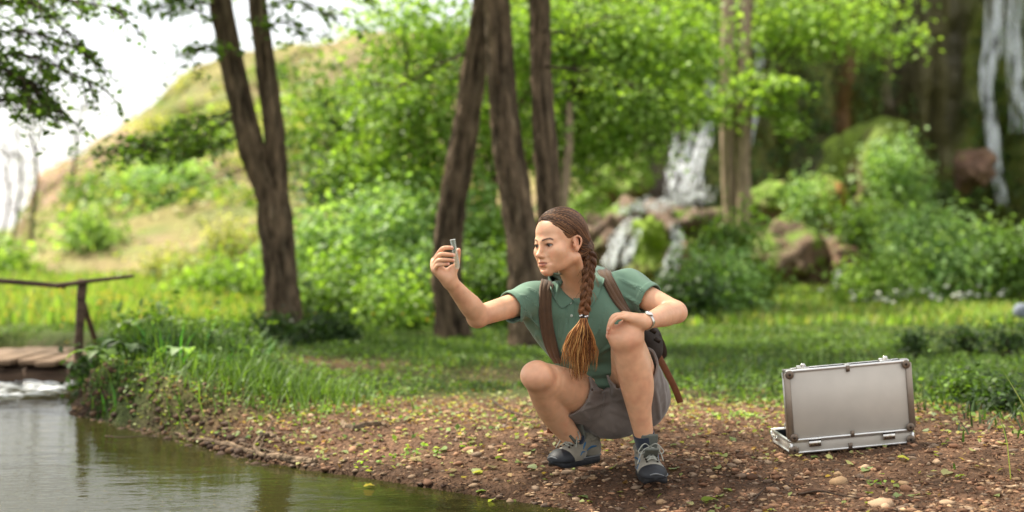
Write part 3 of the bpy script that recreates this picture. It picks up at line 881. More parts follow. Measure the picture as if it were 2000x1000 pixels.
# ---- shrubs
def shrub(label, px, py, Y, rx, ry, n, pal, leaf=.07, per=18, clump=.16, name='shrub', group=None, lobes=5, ground=True):
    c = P(px, py, Y)
    k = Y / FPX
    base = c.copy()
    if ground:
        base[2] = float(G(c[0], c[1])) - .03
    else:
        base[2] = c[2] - ry * k
    t = empty(name, tuple(base))
    tag(t, label, 'shrub', group)
    bl = []
    for i in range(lobes):
        a = rs.uniform(0, 6.28)
        off = np.array([math.cos(a) * rx * k * .5, math.sin(a) * rx * k * .4, rs.uniform(-.45, .4) * ry * k])
        bl.append((c + off, np.array([rx * k * rs.uniform(.45, .65), rx * k * rs.uniform(.4, .6), ry * k * rs.uniform(.45, .65)]), n // lobes))
    b = Build()
    for i in range(7):
        tip = bl[i % lobes][0] + rs.normal(0, .3, 3) * rx * k * .5
        b.tube(catmull([base + rs.normal(0, .04, 3) * np.array([1, 1, 0]), base * .5 + tip * .5 + rs.normal(0, .05, 3), tip], 8), np.linspace(.015, .004, 8), 5)
    b.obj('stem', M_TWIG, t)
    crown(bl, pal, rs, leaf, per, clump, .8, 'foliage', t, .3)
    return t
SH = 'shrubs along the foot of the cliff'
shrub('big rounded shrub in front of the cliff at the right edge', 1860, 490, 16.5, 150, 105, 420, 'cool', .075, group=SH, lobes=7)
shrub('leafy shrub at the far right foot of the cliff', 1985, 520, 16, 60, 80, 110, 'mid', group=SH)
shrub('creeper bush climbing the tall mossy mound', 1740, 350, 19.8, 60, 90, 130, 'cool', group=SH, ground=False)
shrub('green creeper patch at the base of the mossy mound', 1700, 450, 18.6, 70, 50, 110, 'mid', group=SH, ground=False)
shrub('dark leafy bush under the twin pale trunks', 1420, 480, 15.6, 55, 60, 110, 'mid', group=SH)
shrub('pale green bush just behind the woman\'s bent elbow', 1395, 550, 14.4, 66, 54, 130, 'cool', .065, group=SH)
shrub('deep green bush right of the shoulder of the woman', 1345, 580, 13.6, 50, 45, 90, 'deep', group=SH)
shrub('low bush before the streaked boulder', 1480, 560, 15.0, 60, 44, 100, 'mid', .06, group=SH)
shrub('fern-like upright shrub beside the moss topped boulder', 1580, 400, 19.4, 22, 70, 50, 'cool', group=SH, ground=False)
shrub('low sunny bush between the tan boulder and the big shrub', 1700, 545, 15.6, 70, 40, 100, 'fresh', .06, group=SH)
shrub('bushy creeper hanging on the ledge left of the pool', 1135, 440, 19.5, 30, 40, 40, 'mid', group=SH, ground=False)
SH = 'shrubs of the undergrowth behind the tree trunks'
for i, (x, y, Y, rx, ry, n, pal, lab) in enumerate((
        (640, 470, 15, 70, 60, 130, 'cool', 'pale shrub just right of the forked trunk'),
        (720, 540, 14, 90, 60, 170, 'fresh', 'bright low shrub between the forked and leaning trunks'),
        (820, 560, 13.4, 70, 60, 150, 'cool', 'pale undergrowth shrub left of the raised forearm'),
        (640, 590, 13, 50, 50, 90, 'mid', 'low dark green shrub hugging the forked trunk base'),
        (950, 560, 13, 50, 80, 120, 'mid', 'shrub between the forearm and the woman\'s face'),
        (770, 610, 12.8, 90, 36, 130, 'fresh', 'knee-high bright weeds left of the leaning trunk base'),
        (960, 470, 14.5, 44, 70, 90, 'fresh', 'sunny shrub just left of the double tree'),
        (560, 520, 16, 60, 50, 90, 'fresh', 'sunny shrub hidden behind the forked trunk'),
        (420, 560, 17, 90, 50, 130, 'fresh', 'bright shrub on the meadow left of the forked tree'),
        (330, 530, 20, 70, 50, 90, 'dry', 'pale dry shrub on the meadow above the bridge post'),
        (480, 470, 20, 80, 60, 110, 'dry', 'tall dry-green shrub left of the forked trunk'),
        (700, 470, 17, 70, 50, 90, 'mid', 'mid green shrub in the gap of the undergrowth'))):
    shrub(lab, x, y, Y, rx, ry, n, pal, .07, group=SH)
SH = 'shrubs scattered over the hillside'
def on_hill(px, t):
    bear = (px - 1000) / FPX
    ry_ = np.interp(px, ridge_px[:, 0], ridge_px[:, 1])
    Y = 21 + 23 * t
    zt = CAM_H + (HORIZON - ry_) / FPX * 44
    return np.array([bear * Y, Y, .10 + (zt - .10) * (t ** .8 * (1 - .18 * math.sin(t * math.pi)))])
for i, (px, t, r, pal, lab) in enumerate((
        (400, .40, 1.3, 'fresh', 'largest yellow-green bush on the middle of the hillside'), (330, .22, 1.1, 'cool', 'silvery green bush low on the hill above the bridge rail'), (170, .08, .7, 'fresh', 'bright bush at the rocky left foot of the hill'),
        (290, .30, .9, 'fresh', 'yellow-green bush left of the largest hillside bush'), (190, .34, .7, 'mid', 'dark bush against the rocky hill edge'), (470, .62, .9, 'dry', 'dry scrub high on the hill left of the forked stems'),
        (610, .55, 1.2, 'fresh', 'hillside bush seen right of the forked stems'), (380, .92, .6, 'dry', 'small tuft on the hill skyline'), (300, .75, .6, 'dry', 'small dry tuft near the hill crest'),
        (530, .85, .8, 'mid', 'dark bush near the hill crest behind the fork'), (-10, .02, .8, 'fresh', 'bright bush at the left picture edge behind the bridge'), (560, .30, 1.3, 'dry', 'pale grassy bush behind the forked trunk'), (690, .6, 1.2, 'mid', 'bush high on the hill right of the forked tree'))):
    c = on_hill(px, t)
    o = empty('hill_shrub', tuple(c))
    tag(o, lab, 'shrub', SH)
    Build().tube(catmull([c - np.array([0, 0, .4]), c + np.array([.05, 0, .3]), c + np.array([0, 0, r * .8])], 8), np.linspace(.05, .015, 8), 6).obj('stem', M_TWIG, o)
    r = r * .72
    crown([(c + np.array([0, 0, r * .35]), (r, r * .9, r * .6), int(90 * r)), (c + np.array([r * .5, 0, r * .1]), (r * .6, r * .6, r * .45), int(40 * r))], pal, rs, .13, 14, .22, .8, 'foliage', o)

# ---- grass
def blades(x, y, h, w, cols, rs, lean=.45, z=None):
    n = len(x)
    z = G(x, y) if z is None else z
    a = rs.uniform(0, 6.28, n)
    d = np.stack([np.cos(a), np.sin(a), np.zeros(n)], 1)
    s = np.stack([-d[:, 1], d[:, 0], np.zeros(n)], 1)
    ln = (rs.uniform(.05, 1, n) * lean * h)[:, None]
    p0 = np.stack([x, y, z - .01], 1)
    up = np.array([0, 0, 1.0])
    p1 = p0 + up * (h * .55)[:, None] + d * ln * .35
    p2 = p0 + up * (h * .95)[:, None] + d * ln
    w = np.broadcast_to(w, n)[:, None]
    V = np.stack([p0 - s * w * .5, p0 + s * w * .5, p1 - s * w * .42, p1 + s * w * .42, p2], 1).reshape(-1, 3)
    i = np.arange(n)[:, None] * 5
    return V, i + np.array([[0, 1, 3, 2]]), i + np.array([[2, 3, 4]]), np.repeat(cols, 5, 0)
def grass_obj(name, label, x, y, h, w, pal, lean=.45):
    c = leaf_cols(len(x), pal, rs, .28)
    V, Q, T, C = blades(x, y, h, w, c, rs, lean)
    o = mesh_np(name, V, [Q, T], M_GRASS, None, False, np.clip(C, .005, 1))
    return tag(o, label, 'grass', kind='stuff')
def scatter(n, x0, x1, y0, y1, dens, power=1.0):
    u = rs.uniform(0, 1, n)
    y = y0 + (y1 - y0) * u ** power
    x = rs.uniform(x0, x1, n) * (y / y1) if x0 < 0 else rs.uniform(x0, x1, n)
    keep = rs.uniform(0, 1, n) < dens(x, y)
    return x[keep], y[keep]
x, y = scatter(110000, -6.8, 6.8, 5.9, 13.5, lambda x, y: grassy(x, y) ** 1.4 * (bank_dist(x, y) > .05) * smooth01(noise3(np.stack([x, y, x * 0], -1), 2.3, 61) + .6 * noise3(np.stack([x, y, x * 0], -1), .8, 64), -.6, .35), .8)
q2 = np.stack([x, y, x * 0], -1)
hh = (.022 + .05 * smooth01(noise3(q2, 1.7, 62), -.1, .7) * smooth01(noise3(q2, .6, 63), -.3, .4)) * rs.uniform(.4, 1.4, len(x)) * (1 + .5 * smooth01(y, 8, 12))
grass_obj('grass', 'short green grass on the bank behind the woman', x, y, hh, .006 + .0006 * y, [*GREENS['mid'], *GREENS['deep'][:2], np.array(lin('#6f7a3a'))], .8)
x, y = scatter(90000, -15, 15, 13, 30, lambda x, y: (x > -12) * (bank_dist(x, y) > .1), .9)
grass_obj('meadow_grass', 'sunlit pale meadow grass beyond the trees and stream', x, y, (.10 + .05 * smooth01(-x, 2, 4)) * rs.uniform(.5, 1.4, len(x)), .016 + .001 * y, [*GREENS['fresh'], *GREENS['dry']])
# dark weeds right of the case
x, y = rs.normal(2.9, .55, 2600), rs.normal(7.0, .75, 2600)
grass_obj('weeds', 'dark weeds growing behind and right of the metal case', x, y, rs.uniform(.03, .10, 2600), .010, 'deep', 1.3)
x, y = rs.normal(2.35, .8, 5200), rs.normal(8.6, .6, 5200)
grass_obj('long_grass', 'darker long grass band behind the metal case', x, y, rs.uniform(.03, .085, 5200), .010, [*GREENS['mid'], *GREENS['deep']], 1.2)
# tussock on the bank beside the bridge
n = 3400
cl = np.stack([rs.normal(-1.95, .36, 60), rs.normal(8.3, .6, 60)], 1)
ci = rs.integers(0, 60, n)
x, y = cl[ci, 0] + rs.normal(0, .075, n), cl[ci, 1] + rs.normal(0, .075, n)
hc_ = rs.uniform(.08, .27, 60)[ci] * np.exp(-((x + 2.0) / .55) ** 2)
ok = (bank_dist(x, y) > .02) & (x > -2.75)
grass_obj('bank_tussock', 'lush tall grass tussock on the bank right of the footbridge', x[ok], y[ok], (hc_ * rs.uniform(.6, 1.2, n))[ok], .010, [*GREENS['mid'], *GREENS['deep'], np.array(lin('#4c8a34'))], 1.3)
n = 1100
x, y = rs.normal(-1.25, .26, n), rs.normal(7.3, .25, n)
ok = bank_dist(x, y) > .05
grass_obj('bank_tussock', 'smaller grass tuft on the bank edge nearer the gravel', x[ok], y[ok], rs.uniform(.05, .17, ok.sum()), .008, 'mid', 1.2)
for px, py, Yw, rx_, ry_, pal_, lab in ((300, 665, 8.9, 80, 56, 'mid', 'leafy weeds in the middle of the bank tussock'), (215, 715, 8.6, 40, 40, 'deep', 'dark leafy weeds at the bridge end of the tussock'), (420, 665, 9.2, 80, 46, 'mid', 'bright leafy weeds at the right of the tussock'), (350, 735, 8.0, 60, 26, 'mid', 'low leafy weeds above the exposed roots'), (470, 740, 7.9, 50, 18, 'mid', 'low weeds fading into the gravel'), (520, 655, 10.8, 40, 30, 'deep', 'dark weeds at the left of the forked trunk base'), (640, 655, 11.0, 40, 26, 'deep', 'dark weeds at the right of the forked trunk base')):
    shrub(lab, px, py, Yw, rx_, ry_, 120, pal_, .055, 12, .08, 'weed_clump', 'leafy weeds on the bank')
# clover and small weeds in the turf
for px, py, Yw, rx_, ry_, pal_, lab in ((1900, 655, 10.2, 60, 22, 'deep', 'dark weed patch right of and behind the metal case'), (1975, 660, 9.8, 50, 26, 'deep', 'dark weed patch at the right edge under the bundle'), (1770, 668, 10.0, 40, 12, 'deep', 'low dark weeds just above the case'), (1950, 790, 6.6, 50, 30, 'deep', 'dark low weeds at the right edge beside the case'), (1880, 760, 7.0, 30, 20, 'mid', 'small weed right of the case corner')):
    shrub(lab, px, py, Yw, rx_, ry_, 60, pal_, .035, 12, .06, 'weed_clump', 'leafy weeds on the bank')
x, y = scatter(30000, -4.6, 4.6, 6.0, 11.5, lambda x, y: np.clip(grassy(x, y) + .12, 0, 1) * (bank_dist(x, y) > .05) * smooth01(noise3(np.stack([x, y, x * 0], -1), 1.1, 71), -.5, .3), .8)
C_ = np.stack([x, y, G(x, y) + rs.uniform(.01, .04, len(x))], 1)
V, F, cc = leaves(C_, np.array([0, 0, 1.0]) + rs.normal(0, .45, (len(x), 3)), .026, leaf_cols(len(x), [*GREENS['mid'], *GREENS['fresh'][:2]], rs), rs, .8)
tag(mesh_np('clover', V, F, M_LEAF, None, False, np.clip(cc, .005, 1)), 'low clover-like weeds between the grass', 'weeds', kind='stuff')
# reeds cut by the right edge, near
x, y = rs.normal(1.83, .05, 26), rs.normal(4.75, .1, 26)
grass_obj('blurred_stalk_tuft', 'pale green stalks at the right picture edge in front', x, y, rs.uniform(.1, .42, 26), .012, 'dry', .5)

# broad-leaved plants on the bank
def broad_plant(label, px, py, Y, n, size, pal, hgt, name='broadleaf_plant'):
    c = P(px, py, Y)
    c[2] = float(G(c[0], c[1]))
    o = empty(name, tuple(c))
    tag(o, label, 'plant', 'broad-leaved plants on the bank')
    V, F = None, None
    u = np.linspace(0, 1, 7)
    wv = np.array([.0, .55, .9, 1, .82, .5, 0])
    for i in range(n):
        a = rs.uniform(0, 6.28)
        d = np.array([math.cos(a), math.sin(a), 0])
        s_ = np.array([-d[1], d[0], 0])
        L_ = size * rs.uniform(.7, 1.2)
        st = hgt * rs.uniform(.4, 1)
        root = c + d * .02
        tip0 = c + d * (L_ * .5) + np.array([0, 0, st])
        mid = np.array([tip0 + d * L_ * k + np.array([0, 0, .15 * L_ * math.sin(k * 3) - .35 * L_ * k * k]) for k in u])
        l = mid + s_ * (wv * L_ * .33)[:, None] + np.array([0, 0, .04 * L_])
        r = mid - s_ * (wv * L_ * .33)[:, None] + np.array([0, 0, .04 * L_])
        V = np.stack([l, mid, r], 1).reshape(-1, 3)
        idx = np.arange(21).reshape(7, 3)
        F = np.stack([idx[:-1, :-1], idx[1:, :-1], idx[1:, 1:], idx[:-1, 1:]], -1).reshape(-1, 4)
        b = Build()
        cl = leaf_cols(1, pal, rs)[0]
        lf = b.add(V, F, None, cl).obj('leaf', M_LEAF, o, True, True)
        b = Build().tube(catmull([root, (root + tip0) / 2 + np.array([0, 0, .02]), tip0], 6), .003, 5, col=cl * .9)
        child(b.obj('stalk', M_LEAF, None, True, True), o)
for k, (px, py, Y, n, sz, pal, h, lab) in enumerate((
        (195, 790, 7.9, 12, .11, 'mid', .10, 'broad-leaved plant at the waterline by the bridge end'),
        (255, 770, 7.7, 10, .10, 'deep', .12, 'dark broad-leaved plant on the undercut bank'),
        (365, 765, 7.5, 5, .12, 'cool', .10, 'plant with one big pale leaf over the tree roots'),
        (450, 640, 9.6, 16, .16, 'fresh', .16, 'bright fern-like plant left of the forked trunk'),
        (330, 640, 9.4, 14, .14, 'mid', .22, 'leafy plant rising out of the tall tussock'),
        (630, 640, 11.4, 16, .14, 'mid', .22, 'leafy plant at the right of the forked trunk base'),
        (600, 560, 11.6, 12, .10, 'mid', .50, 'tall leafy stems right beside the forked trunk'))):
    broad_plant(lab, px, py, Y, n, sz, pal, h)

# white flowers on the meadow edge and yellow ones in the undergrowth: too many to count
b = Build()
Vs, Fs, Ts = sphere_mesh(5, 4)
for i in range(250):
    if i < 70:
        c = P(rs.uniform(1330, 1900), 0, 1); x_ = rs.normal(4.3, .45); y_ = rs.normal(15.6, .25); cl = (.6, .6, .55); r = rs.uniform(.015, .04)
    else:
        x_ = rs.uniform(-5.5, -.4); y_ = rs.uniform(11.5, 17); cl = lin('#c9b02c'); r = rs.uniform(.012, .024)
    z_ = float(G(np.array(x_), np.array(y_))) + rs.uniform(.08, .22)
    b.add(Vs * np.array([r, r, r * .5]) + np.array([x_, y_, z_]), Fs, Ts, cl)
tag(b.obj('meadow_flowers', material('petal', (.7, .7, .6), .8, attr=True), None, False, True), 'small white and yellow flowers in the meadow', 'flowers', kind='stuff')

# low scrub covering the hillside
n = 900
px_ = rs.uniform(60, 900, n); t_ = rs.uniform(.03, 1, n) ** 1.1
cen = np.array([on_hill(a, b) for a, b in zip(px_, t_)])
keep = (noise3(cen, .35, 91) + .5 * noise3(cen, .9, 92) > -.05) & ((px_ > 170) | (rs.uniform(0, 1, n) < .3))
cen = cen[keep]
k = 16
C_ = np.repeat(cen, k, 0) + rs.normal(0, 1, (len(cen) * k, 3)) * np.array([.32, .32, .14]) + np.array([0, 0, .12])
V, F, cc = leaves(C_, np.array([0, 0, 1.0]) + rs.normal(0, .6, (len(C_), 3)), .15, leaf_cols(len(C_), [*GREENS['dry'], *GREENS['mid']], rs) * np.repeat(rs.uniform(.7, 1.2, (len(cen), 1)), k, 0), rs)
tag(mesh_np('hill_scrub', V, F, M_LEAF, None, False, np.clip(cc, .01, 1)), 'low dry scrub scattered over the hillside', 'scrub', kind='stuff')

# moss and creepers hanging down the cliff
kk = np.nonzero((CLIFF_M > .35) & (CLIFF_V[:, 2] > .8) & (CLIFF_V[:, 0] > .3) & (CLIFF_V[:, 0] < 10))[0]
kk = rs.choice(kk, 1500)
hang = CLIFF_V[kk] + np.array([0, -.06, 0])
m = 12
C_ = np.repeat(hang, m, 0)
u_ = rs.uniform(0, 1, len(C_))
C_ = C_ + np.stack([rs.normal(0, .09, len(C_)), -rs.uniform(0, .12, len(C_)), -u_ * np.repeat(rs.uniform(.2, .9, len(hang)), m)], 1)
V, F, cc = leaves(C_, np.stack([rs.normal(0, .5, len(C_)), -np.ones(len(C_)), rs.uniform(.2, 1.2, len(C_))], 1), .10, leaf_cols(len(C_), [*GREENS['deep'], *GREENS['mid'], np.array(lin('#6d6a30'))], rs) * np.repeat(rs.uniform(.55, 1.15, (len(hang), 1)), m, 0), rs, .5)
tag(mesh_np('hanging_moss', V, F, M_LEAF, None, False, np.clip(cc, .01, 1)), 'moss and creepers hanging down the wet cliff', 'moss', kind='stuff')
# ------------------------------------------------------------------ organic shapes: smooth unions of tapered limbs, meshed with surface nets
class SDF:
    def __init__(self):
        self.ops = []
        self.R, self.t, self.s = np.eye(3), np.zeros(3), 1.0
        self.post, self.shell, self.trims = None, 0.0, []
    def frame(self, R=None, t=None, s=1.0):
        self.R = np.eye(3) if R is None else np.asarray(R, float)
        self.t = np.zeros(3) if t is None else np.asarray(t, float)
        self.s = s
        return self
    def w(self, p):
        return self.R @ (np.asarray(p, float) * self.s) + self.t
    def _push(self, kind, data, lo, hi, k, mode):
        self.ops.append((kind, data, lo, hi, k, mode))
        return self
    def cap(self, a, b, r1, r2=None, k=0.01, mode='add'):
        r2 = r1 if r2 is None else r2
        a, b, r1, r2 = self.w(a), self.w(b), r1 * self.s, r2 * self.s
        rm = max(r1, r2)
        return self._push('cap', (a, b, r1, r2), np.minimum(a, b) - rm, np.maximum(a, b) + rm, k * self.s, mode)
    def chain(self, pts, radii, k=0.01, mode='add'):
        """one limb through all stations, its thickness following a smooth curve"""
        n = 2 if len(pts) == 2 else 1 + 4 * (len(pts) - 1)
        Q = catmull(np.column_stack([np.asarray(pts, float), np.asarray(radii, float)]), n)
        W = np.array([self.w(q[:3]) for q in Q])
        r = Q[:, 3] * self.s
        return self._push('chain', (W, r), (W - r[:, None]).min(0), (W + r[:, None]).max(0), k * self.s, mode)
    def ell(self, c, r, rot=None, k=0.01, mode='add'):
        c, r = self.w(c), np.asarray(r, float) * self.s
        R = self.R if rot is None else self.R @ np.asarray(rot)
        m = r.max()
        return self._push('ell', (c, r, R), c - m, c + m, k * self.s, mode)
    def sph(self, c, r, k=0.01, mode='add'):
        return self.cap(c, np.asarray(c, float) + 1e-5, r, r, k, mode)
    def box(self, c, half, rad=0.0, rot=None, k=0.005, mode='add'):
        c, half = self.w(c), np.asarray(half, float) * self.s
        R = self.R if rot is None else self.R @ np.asarray(rot)
        m = np.linalg.norm(half)
        return self._push('box', (c, half, R, rad * self.s), c - m, c + m, k * self.s, mode)
    def plane(self, p, n, k=0.0):
        """cut away everything on the side n points to"""
        p, n = self.w(p), self.R @ nrm(n)
        big = np.full(3, 1e3)
        return self._push('plane', (p, n), -big, big, k * self.s, 'cut')
    @staticmethod
    def _d(kind, data, X):
        if kind != 'chain' and kind != 'fn':
            data = tuple(np.asarray(q, X.dtype) for q in data)
        if kind == 'cap':
            a, b, r1, r2 = data
            ba = b - a
            pa = X - a
            t = np.clip((pa @ ba) / (ba @ ba), 0, 1)
            return np.sqrt(((pa - t[..., None] * ba) ** 2).sum(-1)) - (r1 + t * (r2 - r1))
        if kind == 'chain':
            W, r = data
            out = None
            for i in range(len(W) - 1):
                d = SDF._d('cap', (W[i], W[i + 1], r[i], r[i + 1]), X)
                out = d if out is None else np.minimum(out, d)
            return out
        if kind == 'ell':
            c, r, R = data
            q = (X - c) @ R
            k0 = np.sqrt(((q / r) ** 2).sum(-1))
            k1 = np.sqrt(((q / (r * r)) ** 2).sum(-1)) + 1e-9
            return k0 * (k0 - 1) / k1
        if kind == 'box':
            c, h, R, rad = data
            q = np.abs((X - c) @ R) - (h - rad)
            return np.sqrt((np.maximum(q, 0) ** 2).sum(-1)) + np.minimum(q.max(-1), 0) - rad
        if kind == 'plane':
            p, n = data
            return -((X - p) @ n)
        if kind == 'fn':
            return data(X)
    def fn(self, f, lo, hi, k=0.005, mode='add'):
        return self._push('fn', f, np.asarray(lo, float), np.asarray(hi, float), k, mode)
    def eval(self, X, lo=None, hi=None, slack=0.05):
        """X (nb,m,3); lo,hi (nb,3) bounds of each block"""
        if lo is None:
            lo, hi = X.min(1), X.max(1)
        val = np.full(X.shape[:2], 1.0, X.dtype)
        for kind, data, a, b, k, mode in self.ops:
            m = slack + k if mode == 'add' else k + 0.004
            sel = np.nonzero(((lo < b + m) & (hi > a - m)).all(1))[0]
            if not len(sel):
                continue
            d = self._d(kind, data, X[sel])
            v = val[sel]
            if mode == 'add':
                if k > 0:
                    h = np.maximum(k - np.abs(v - d), 0) / k
                    v = np.minimum(v, d) - h * h * k * 0.25
                else:
                    v = np.minimum(v, d)
            else:                                     # 'sub' or 'cut' : max(v, -d)
                if mode == 'sub' or mode == 'cut':
                    d = -d
                if k > 0:
                    h = np.maximum(k - np.abs(v - d), 0) / k
                    v = np.maximum(v, d) + h * h * k * 0.25
                else:
                    v = np.maximum(v, d)
            val[sel] = v
        if self.post is not None:
            m = np.abs(val) < 0.03
            if m.any():
                val[m] = self.post(X[m], val[m])
        if self.shell:
            val = np.abs(val + self.shell / 2) - self.shell / 2
        for f in self.trims:
            val = np.maximum(val, f(X))
        return val
    def at(self, X):
        X = np.atleast_2d(np.asarray(X, float))
        return self.eval(X[:, None, :], slack=10.0)[:, 0]
    def grad(self, X, e=0.001):
        X = np.atleast_2d(np.asarray(X, float))
        g = np.stack([self.at(X + e * np.eye(3)[i]) - self.at(X - e * np.eye(3)[i]) for i in range(3)], 1)
        return nrm(g)
    def bounds(self):
        lo = np.min([o[2] for o in self.ops if o[5] == 'add'], 0)
        hi = np.max([o[3] for o in self.ops if o[5] == 'add'], 0)
        return lo - 0.02, hi + 0.02
    def mesh(self, h=0.003, B=8, smooth_iter=1, lo=None, hi=None):
        l0, h0 = self.bounds()
        lo = l0 if lo is None else np.asarray(lo, float)
        hi = h0 if hi is None else np.asarray(hi, float)
        nb = np.ceil((hi - lo) / (B * h)).astype(int) + 1
        g = np.stack(np.meshgrid(*[np.arange(n) for n in nb], indexing='ij'), -1).reshape(-1, 3)
        cen = lo + (g + 0.5) * B * h
        v = np.concatenate([self.eval(c[:, None, :], c - B * h * 0.5, c + B * h * 0.5, slack=B * h * 1.5)[:, 0] for c in np.array_split(cen, max(1, len(cen) // 200000))])
        g = g[np.abs(v) < B * h * 1.35]
        off = np.stack(np.meshgrid(*[np.arange(B + 1)] * 3, indexing='ij'), -1).reshape(-1, 3)
        vals = np.empty((len(g), B + 1, B + 1, B + 1), np.float32)
        for s in range(0, len(g), 1500):
            gg = g[s:s + 1500]
            b0 = lo + gg * B * h
            X = (b0[:, None, :] + off[None] * h).astype(np.float32)
            vals[s:s + 1500] = self.eval(X, b0, b0 + B * h, slack=B * h).reshape(-1, B + 1, B + 1, B + 1)
        ins = vals < 0
        NC = nb * B + 2
        key = lambda c: (c[..., 0] * NC[1] + c[..., 1]) * NC[2] + c[..., 2]
        # cells with a crossing
        cnt = sum(ins[:, i:B + i, j:B + j, k:B + k].astype(np.int8) for i in (0, 1) for j in (0, 1) for k in (0, 1))
        bi, ci, cj, ck = np.nonzero((cnt > 0) & (cnt < 8))
        cell = g[bi] * B + np.stack([ci, cj, ck], 1)
        cv = np.stack([vals[bi, ci + i, cj + j, ck + k] for i in (0, 1) for j in (0, 1) for k in (0, 1)], 1)
        cor = np.array([[i, j, k] for i in (0, 1) for j in (0, 1) for k in (0, 1)], float)
        acc, num = np.zeros((len(cell), 3)), np.zeros(len(cell))
        for a in range(8):
            for b in range(a + 1, 8):
                if np.abs(cor[a] - cor[b]).sum() == 1:
                    va, vb = cv[:, a], cv[:, b]
                    m = (va < 0) != (vb < 0)
                    t = np.where(m, va / np.where(m, va - vb, 1), 0)
                    acc += np.where(m[:, None], cor[a] + t[:, None] * (cor[b] - cor[a]), 0)
                    num += m
        pos = lo + (cell + acc / num[:, None]) * h
        ck_ = key(cell)
        order = np.argsort(ck_)
        sk = ck_[order]
        quads = []
        for ax in range(3):
            a1, a2 = (ax + 1) % 3, (ax + 2) % 3
            s0 = [slice(0, B)] * 3
            s1 = [slice(0, B)] * 3
            s1[ax] = slice(1, B + 1)
            A, Bv = ins[:, s0[0], s0[1], s0[2]], ins[:, s1[0], s1[1], s1[2]]
            eb, ei, ej, ek = np.nonzero(A != Bv)
            e = g[eb] * B + np.stack([ei, ej, ek], 1)
            flip = A[eb, ei, ej, ek]
            d1, d2 = np.zeros(3, int), np.zeros(3, int)
            d1[a1], d2[a2] = 1, 1
            q = np.stack([key(e - d1 - d2), key(e - d2), key(e), key(e - d1)], 1)
            p = np.searchsorted(sk, q)
            p = np.minimum(p, len(sk) - 1)
            ok = (sk[p] == q).all(1)
            q = order[p][ok]
            f = flip[ok]
            q[~f] = q[~f][:, ::-1]
            quads.append(q)
        Q = np.concatenate(quads)
        for _ in range(smooth_iter):                  # light relaxation, removes the grid pattern
            s, c = np.zeros_like(pos), np.zeros(len(pos))
            for i in range(4):
                a, b = Q[:, i], Q[:, (i + 1) % 4]
                for d in range(3):
                    s[:, d] += np.bincount(a, pos[b, d], len(pos)) + np.bincount(b, pos[a, d], len(pos))
                c += np.bincount(a, minlength=len(pos)) + np.bincount(b, minlength=len(pos))
            pos = pos * 0.4 + 0.6 * s / np.maximum(c, 1)[:, None]
        return pos, Q
    def project(self, p, d, far=0.6):
        """first hit of the surface along direction d from p (rows)"""
        p = np.array(np.atleast_2d(p), float)
        d = nrm(np.broadcast_to(np.asarray(d, float), p.shape))
        t = np.zeros(len(p))
        for _ in range(60):
            v = self.at(p + d * t[:, None])
            t = np.minimum(t + np.clip(v, -0.02, 0.05) * 0.8, far)
        return p + d * t[:, None]

def rot_axis(axis, deg):
    return np.array(Matrix.Rotation(math.radians(deg), 3, Vector(axis)))

def basis(x, y, z):
    z = nrm(z)
    x = nrm(np.asarray(x, float) - z * np.dot(x, z))
    return np.stack([x, np.cross(z, x), z], 1)
# ------------------------------------------------------------------ the person
SK_BASE = np.array(lin('#d8a683'))
M_SKIN = material('skin', SK_BASE, 0.44, attr=True, sss=0.2, bump=(330, 0.16, 0.002), vary=(30, 0.09), spec=0.5)
M_SHIRT = material('shirt_cotton', lin('#5c7866'), 0.9, sheen=0.2, vary=(9, 0.06), bump=(900, 0.22, 0.001), spec=0.2)
M_SHORTS = material('shorts_cotton', lin('#746b65'), 0.85, sheen=0.2, vary=(14, 0.07), bump=(700, 0.2, 0.001), spec=0.2)
M_HAIR = material('hair', (0.1, 0.04, 0.02), 0.55, attr=True, spec=0.3)
M_SOCK = material('sock', lin('#1c2636'), 0.95, sheen=0.3, bump=(600, 0.4, 0.002))
M_SUEDE = material('shoe_suede', lin('#7d786a'), 0.9, sheen=0.3, vary=(40, 0.14), bump=(500, 0.3, 0.002), spec=0.2)
M_TONGUE = material('shoe_mesh', lin('#62665f'), 0.95, vary=(60, 0.12), bump=(800, 0.5, 0.002))
M_RUBBER = material('rubber', lin('#1d2025'), 0.6, vary=(50, 0.25), bump=(300, 0.2, 0.002))
M_MIDSOLE = material('midsole', lin('#6d7072'), 0.7, vary=(60, 0.15))
M_BLUE = material('shoe_blue', lin('#2b5f86'), 0.7)
M_LACE = material('lace', lin('#94968c'), 0.85, vary=(150, 0.2))
M_DARKMETAL = material('dark_metal', lin('#3a3430'), 0.35, 0.9)
M_BUTTON = material('button', lin('#b9c4b8'), 0.35)
M_EYEWHITE = material('eye', (0.7, 0.66, 0.62), 0.15, attr=True, spec=0.6)
M_STRAP = material('strap_webbing', lin('#553f2c'), 0.9, vary=(30, 0.14), bump=(900, 0.5, 0.002), sheen=0.2)
M_STRAP_EDGE = material('strap_edge', lin('#33241a'), 0.9, bump=(900, 0.4, 0.002))
M_LEATHER = material('leather_tab', lin('#7a4a2e'), 0.6, vary=(40, 0.15), bump=(300, 0.2, 0.002))
M_BAG = material('backpack_cloth', lin('#2a2019'), 0.75, vary=(20, 0.2), bump=(600, 0.3, 0.002))

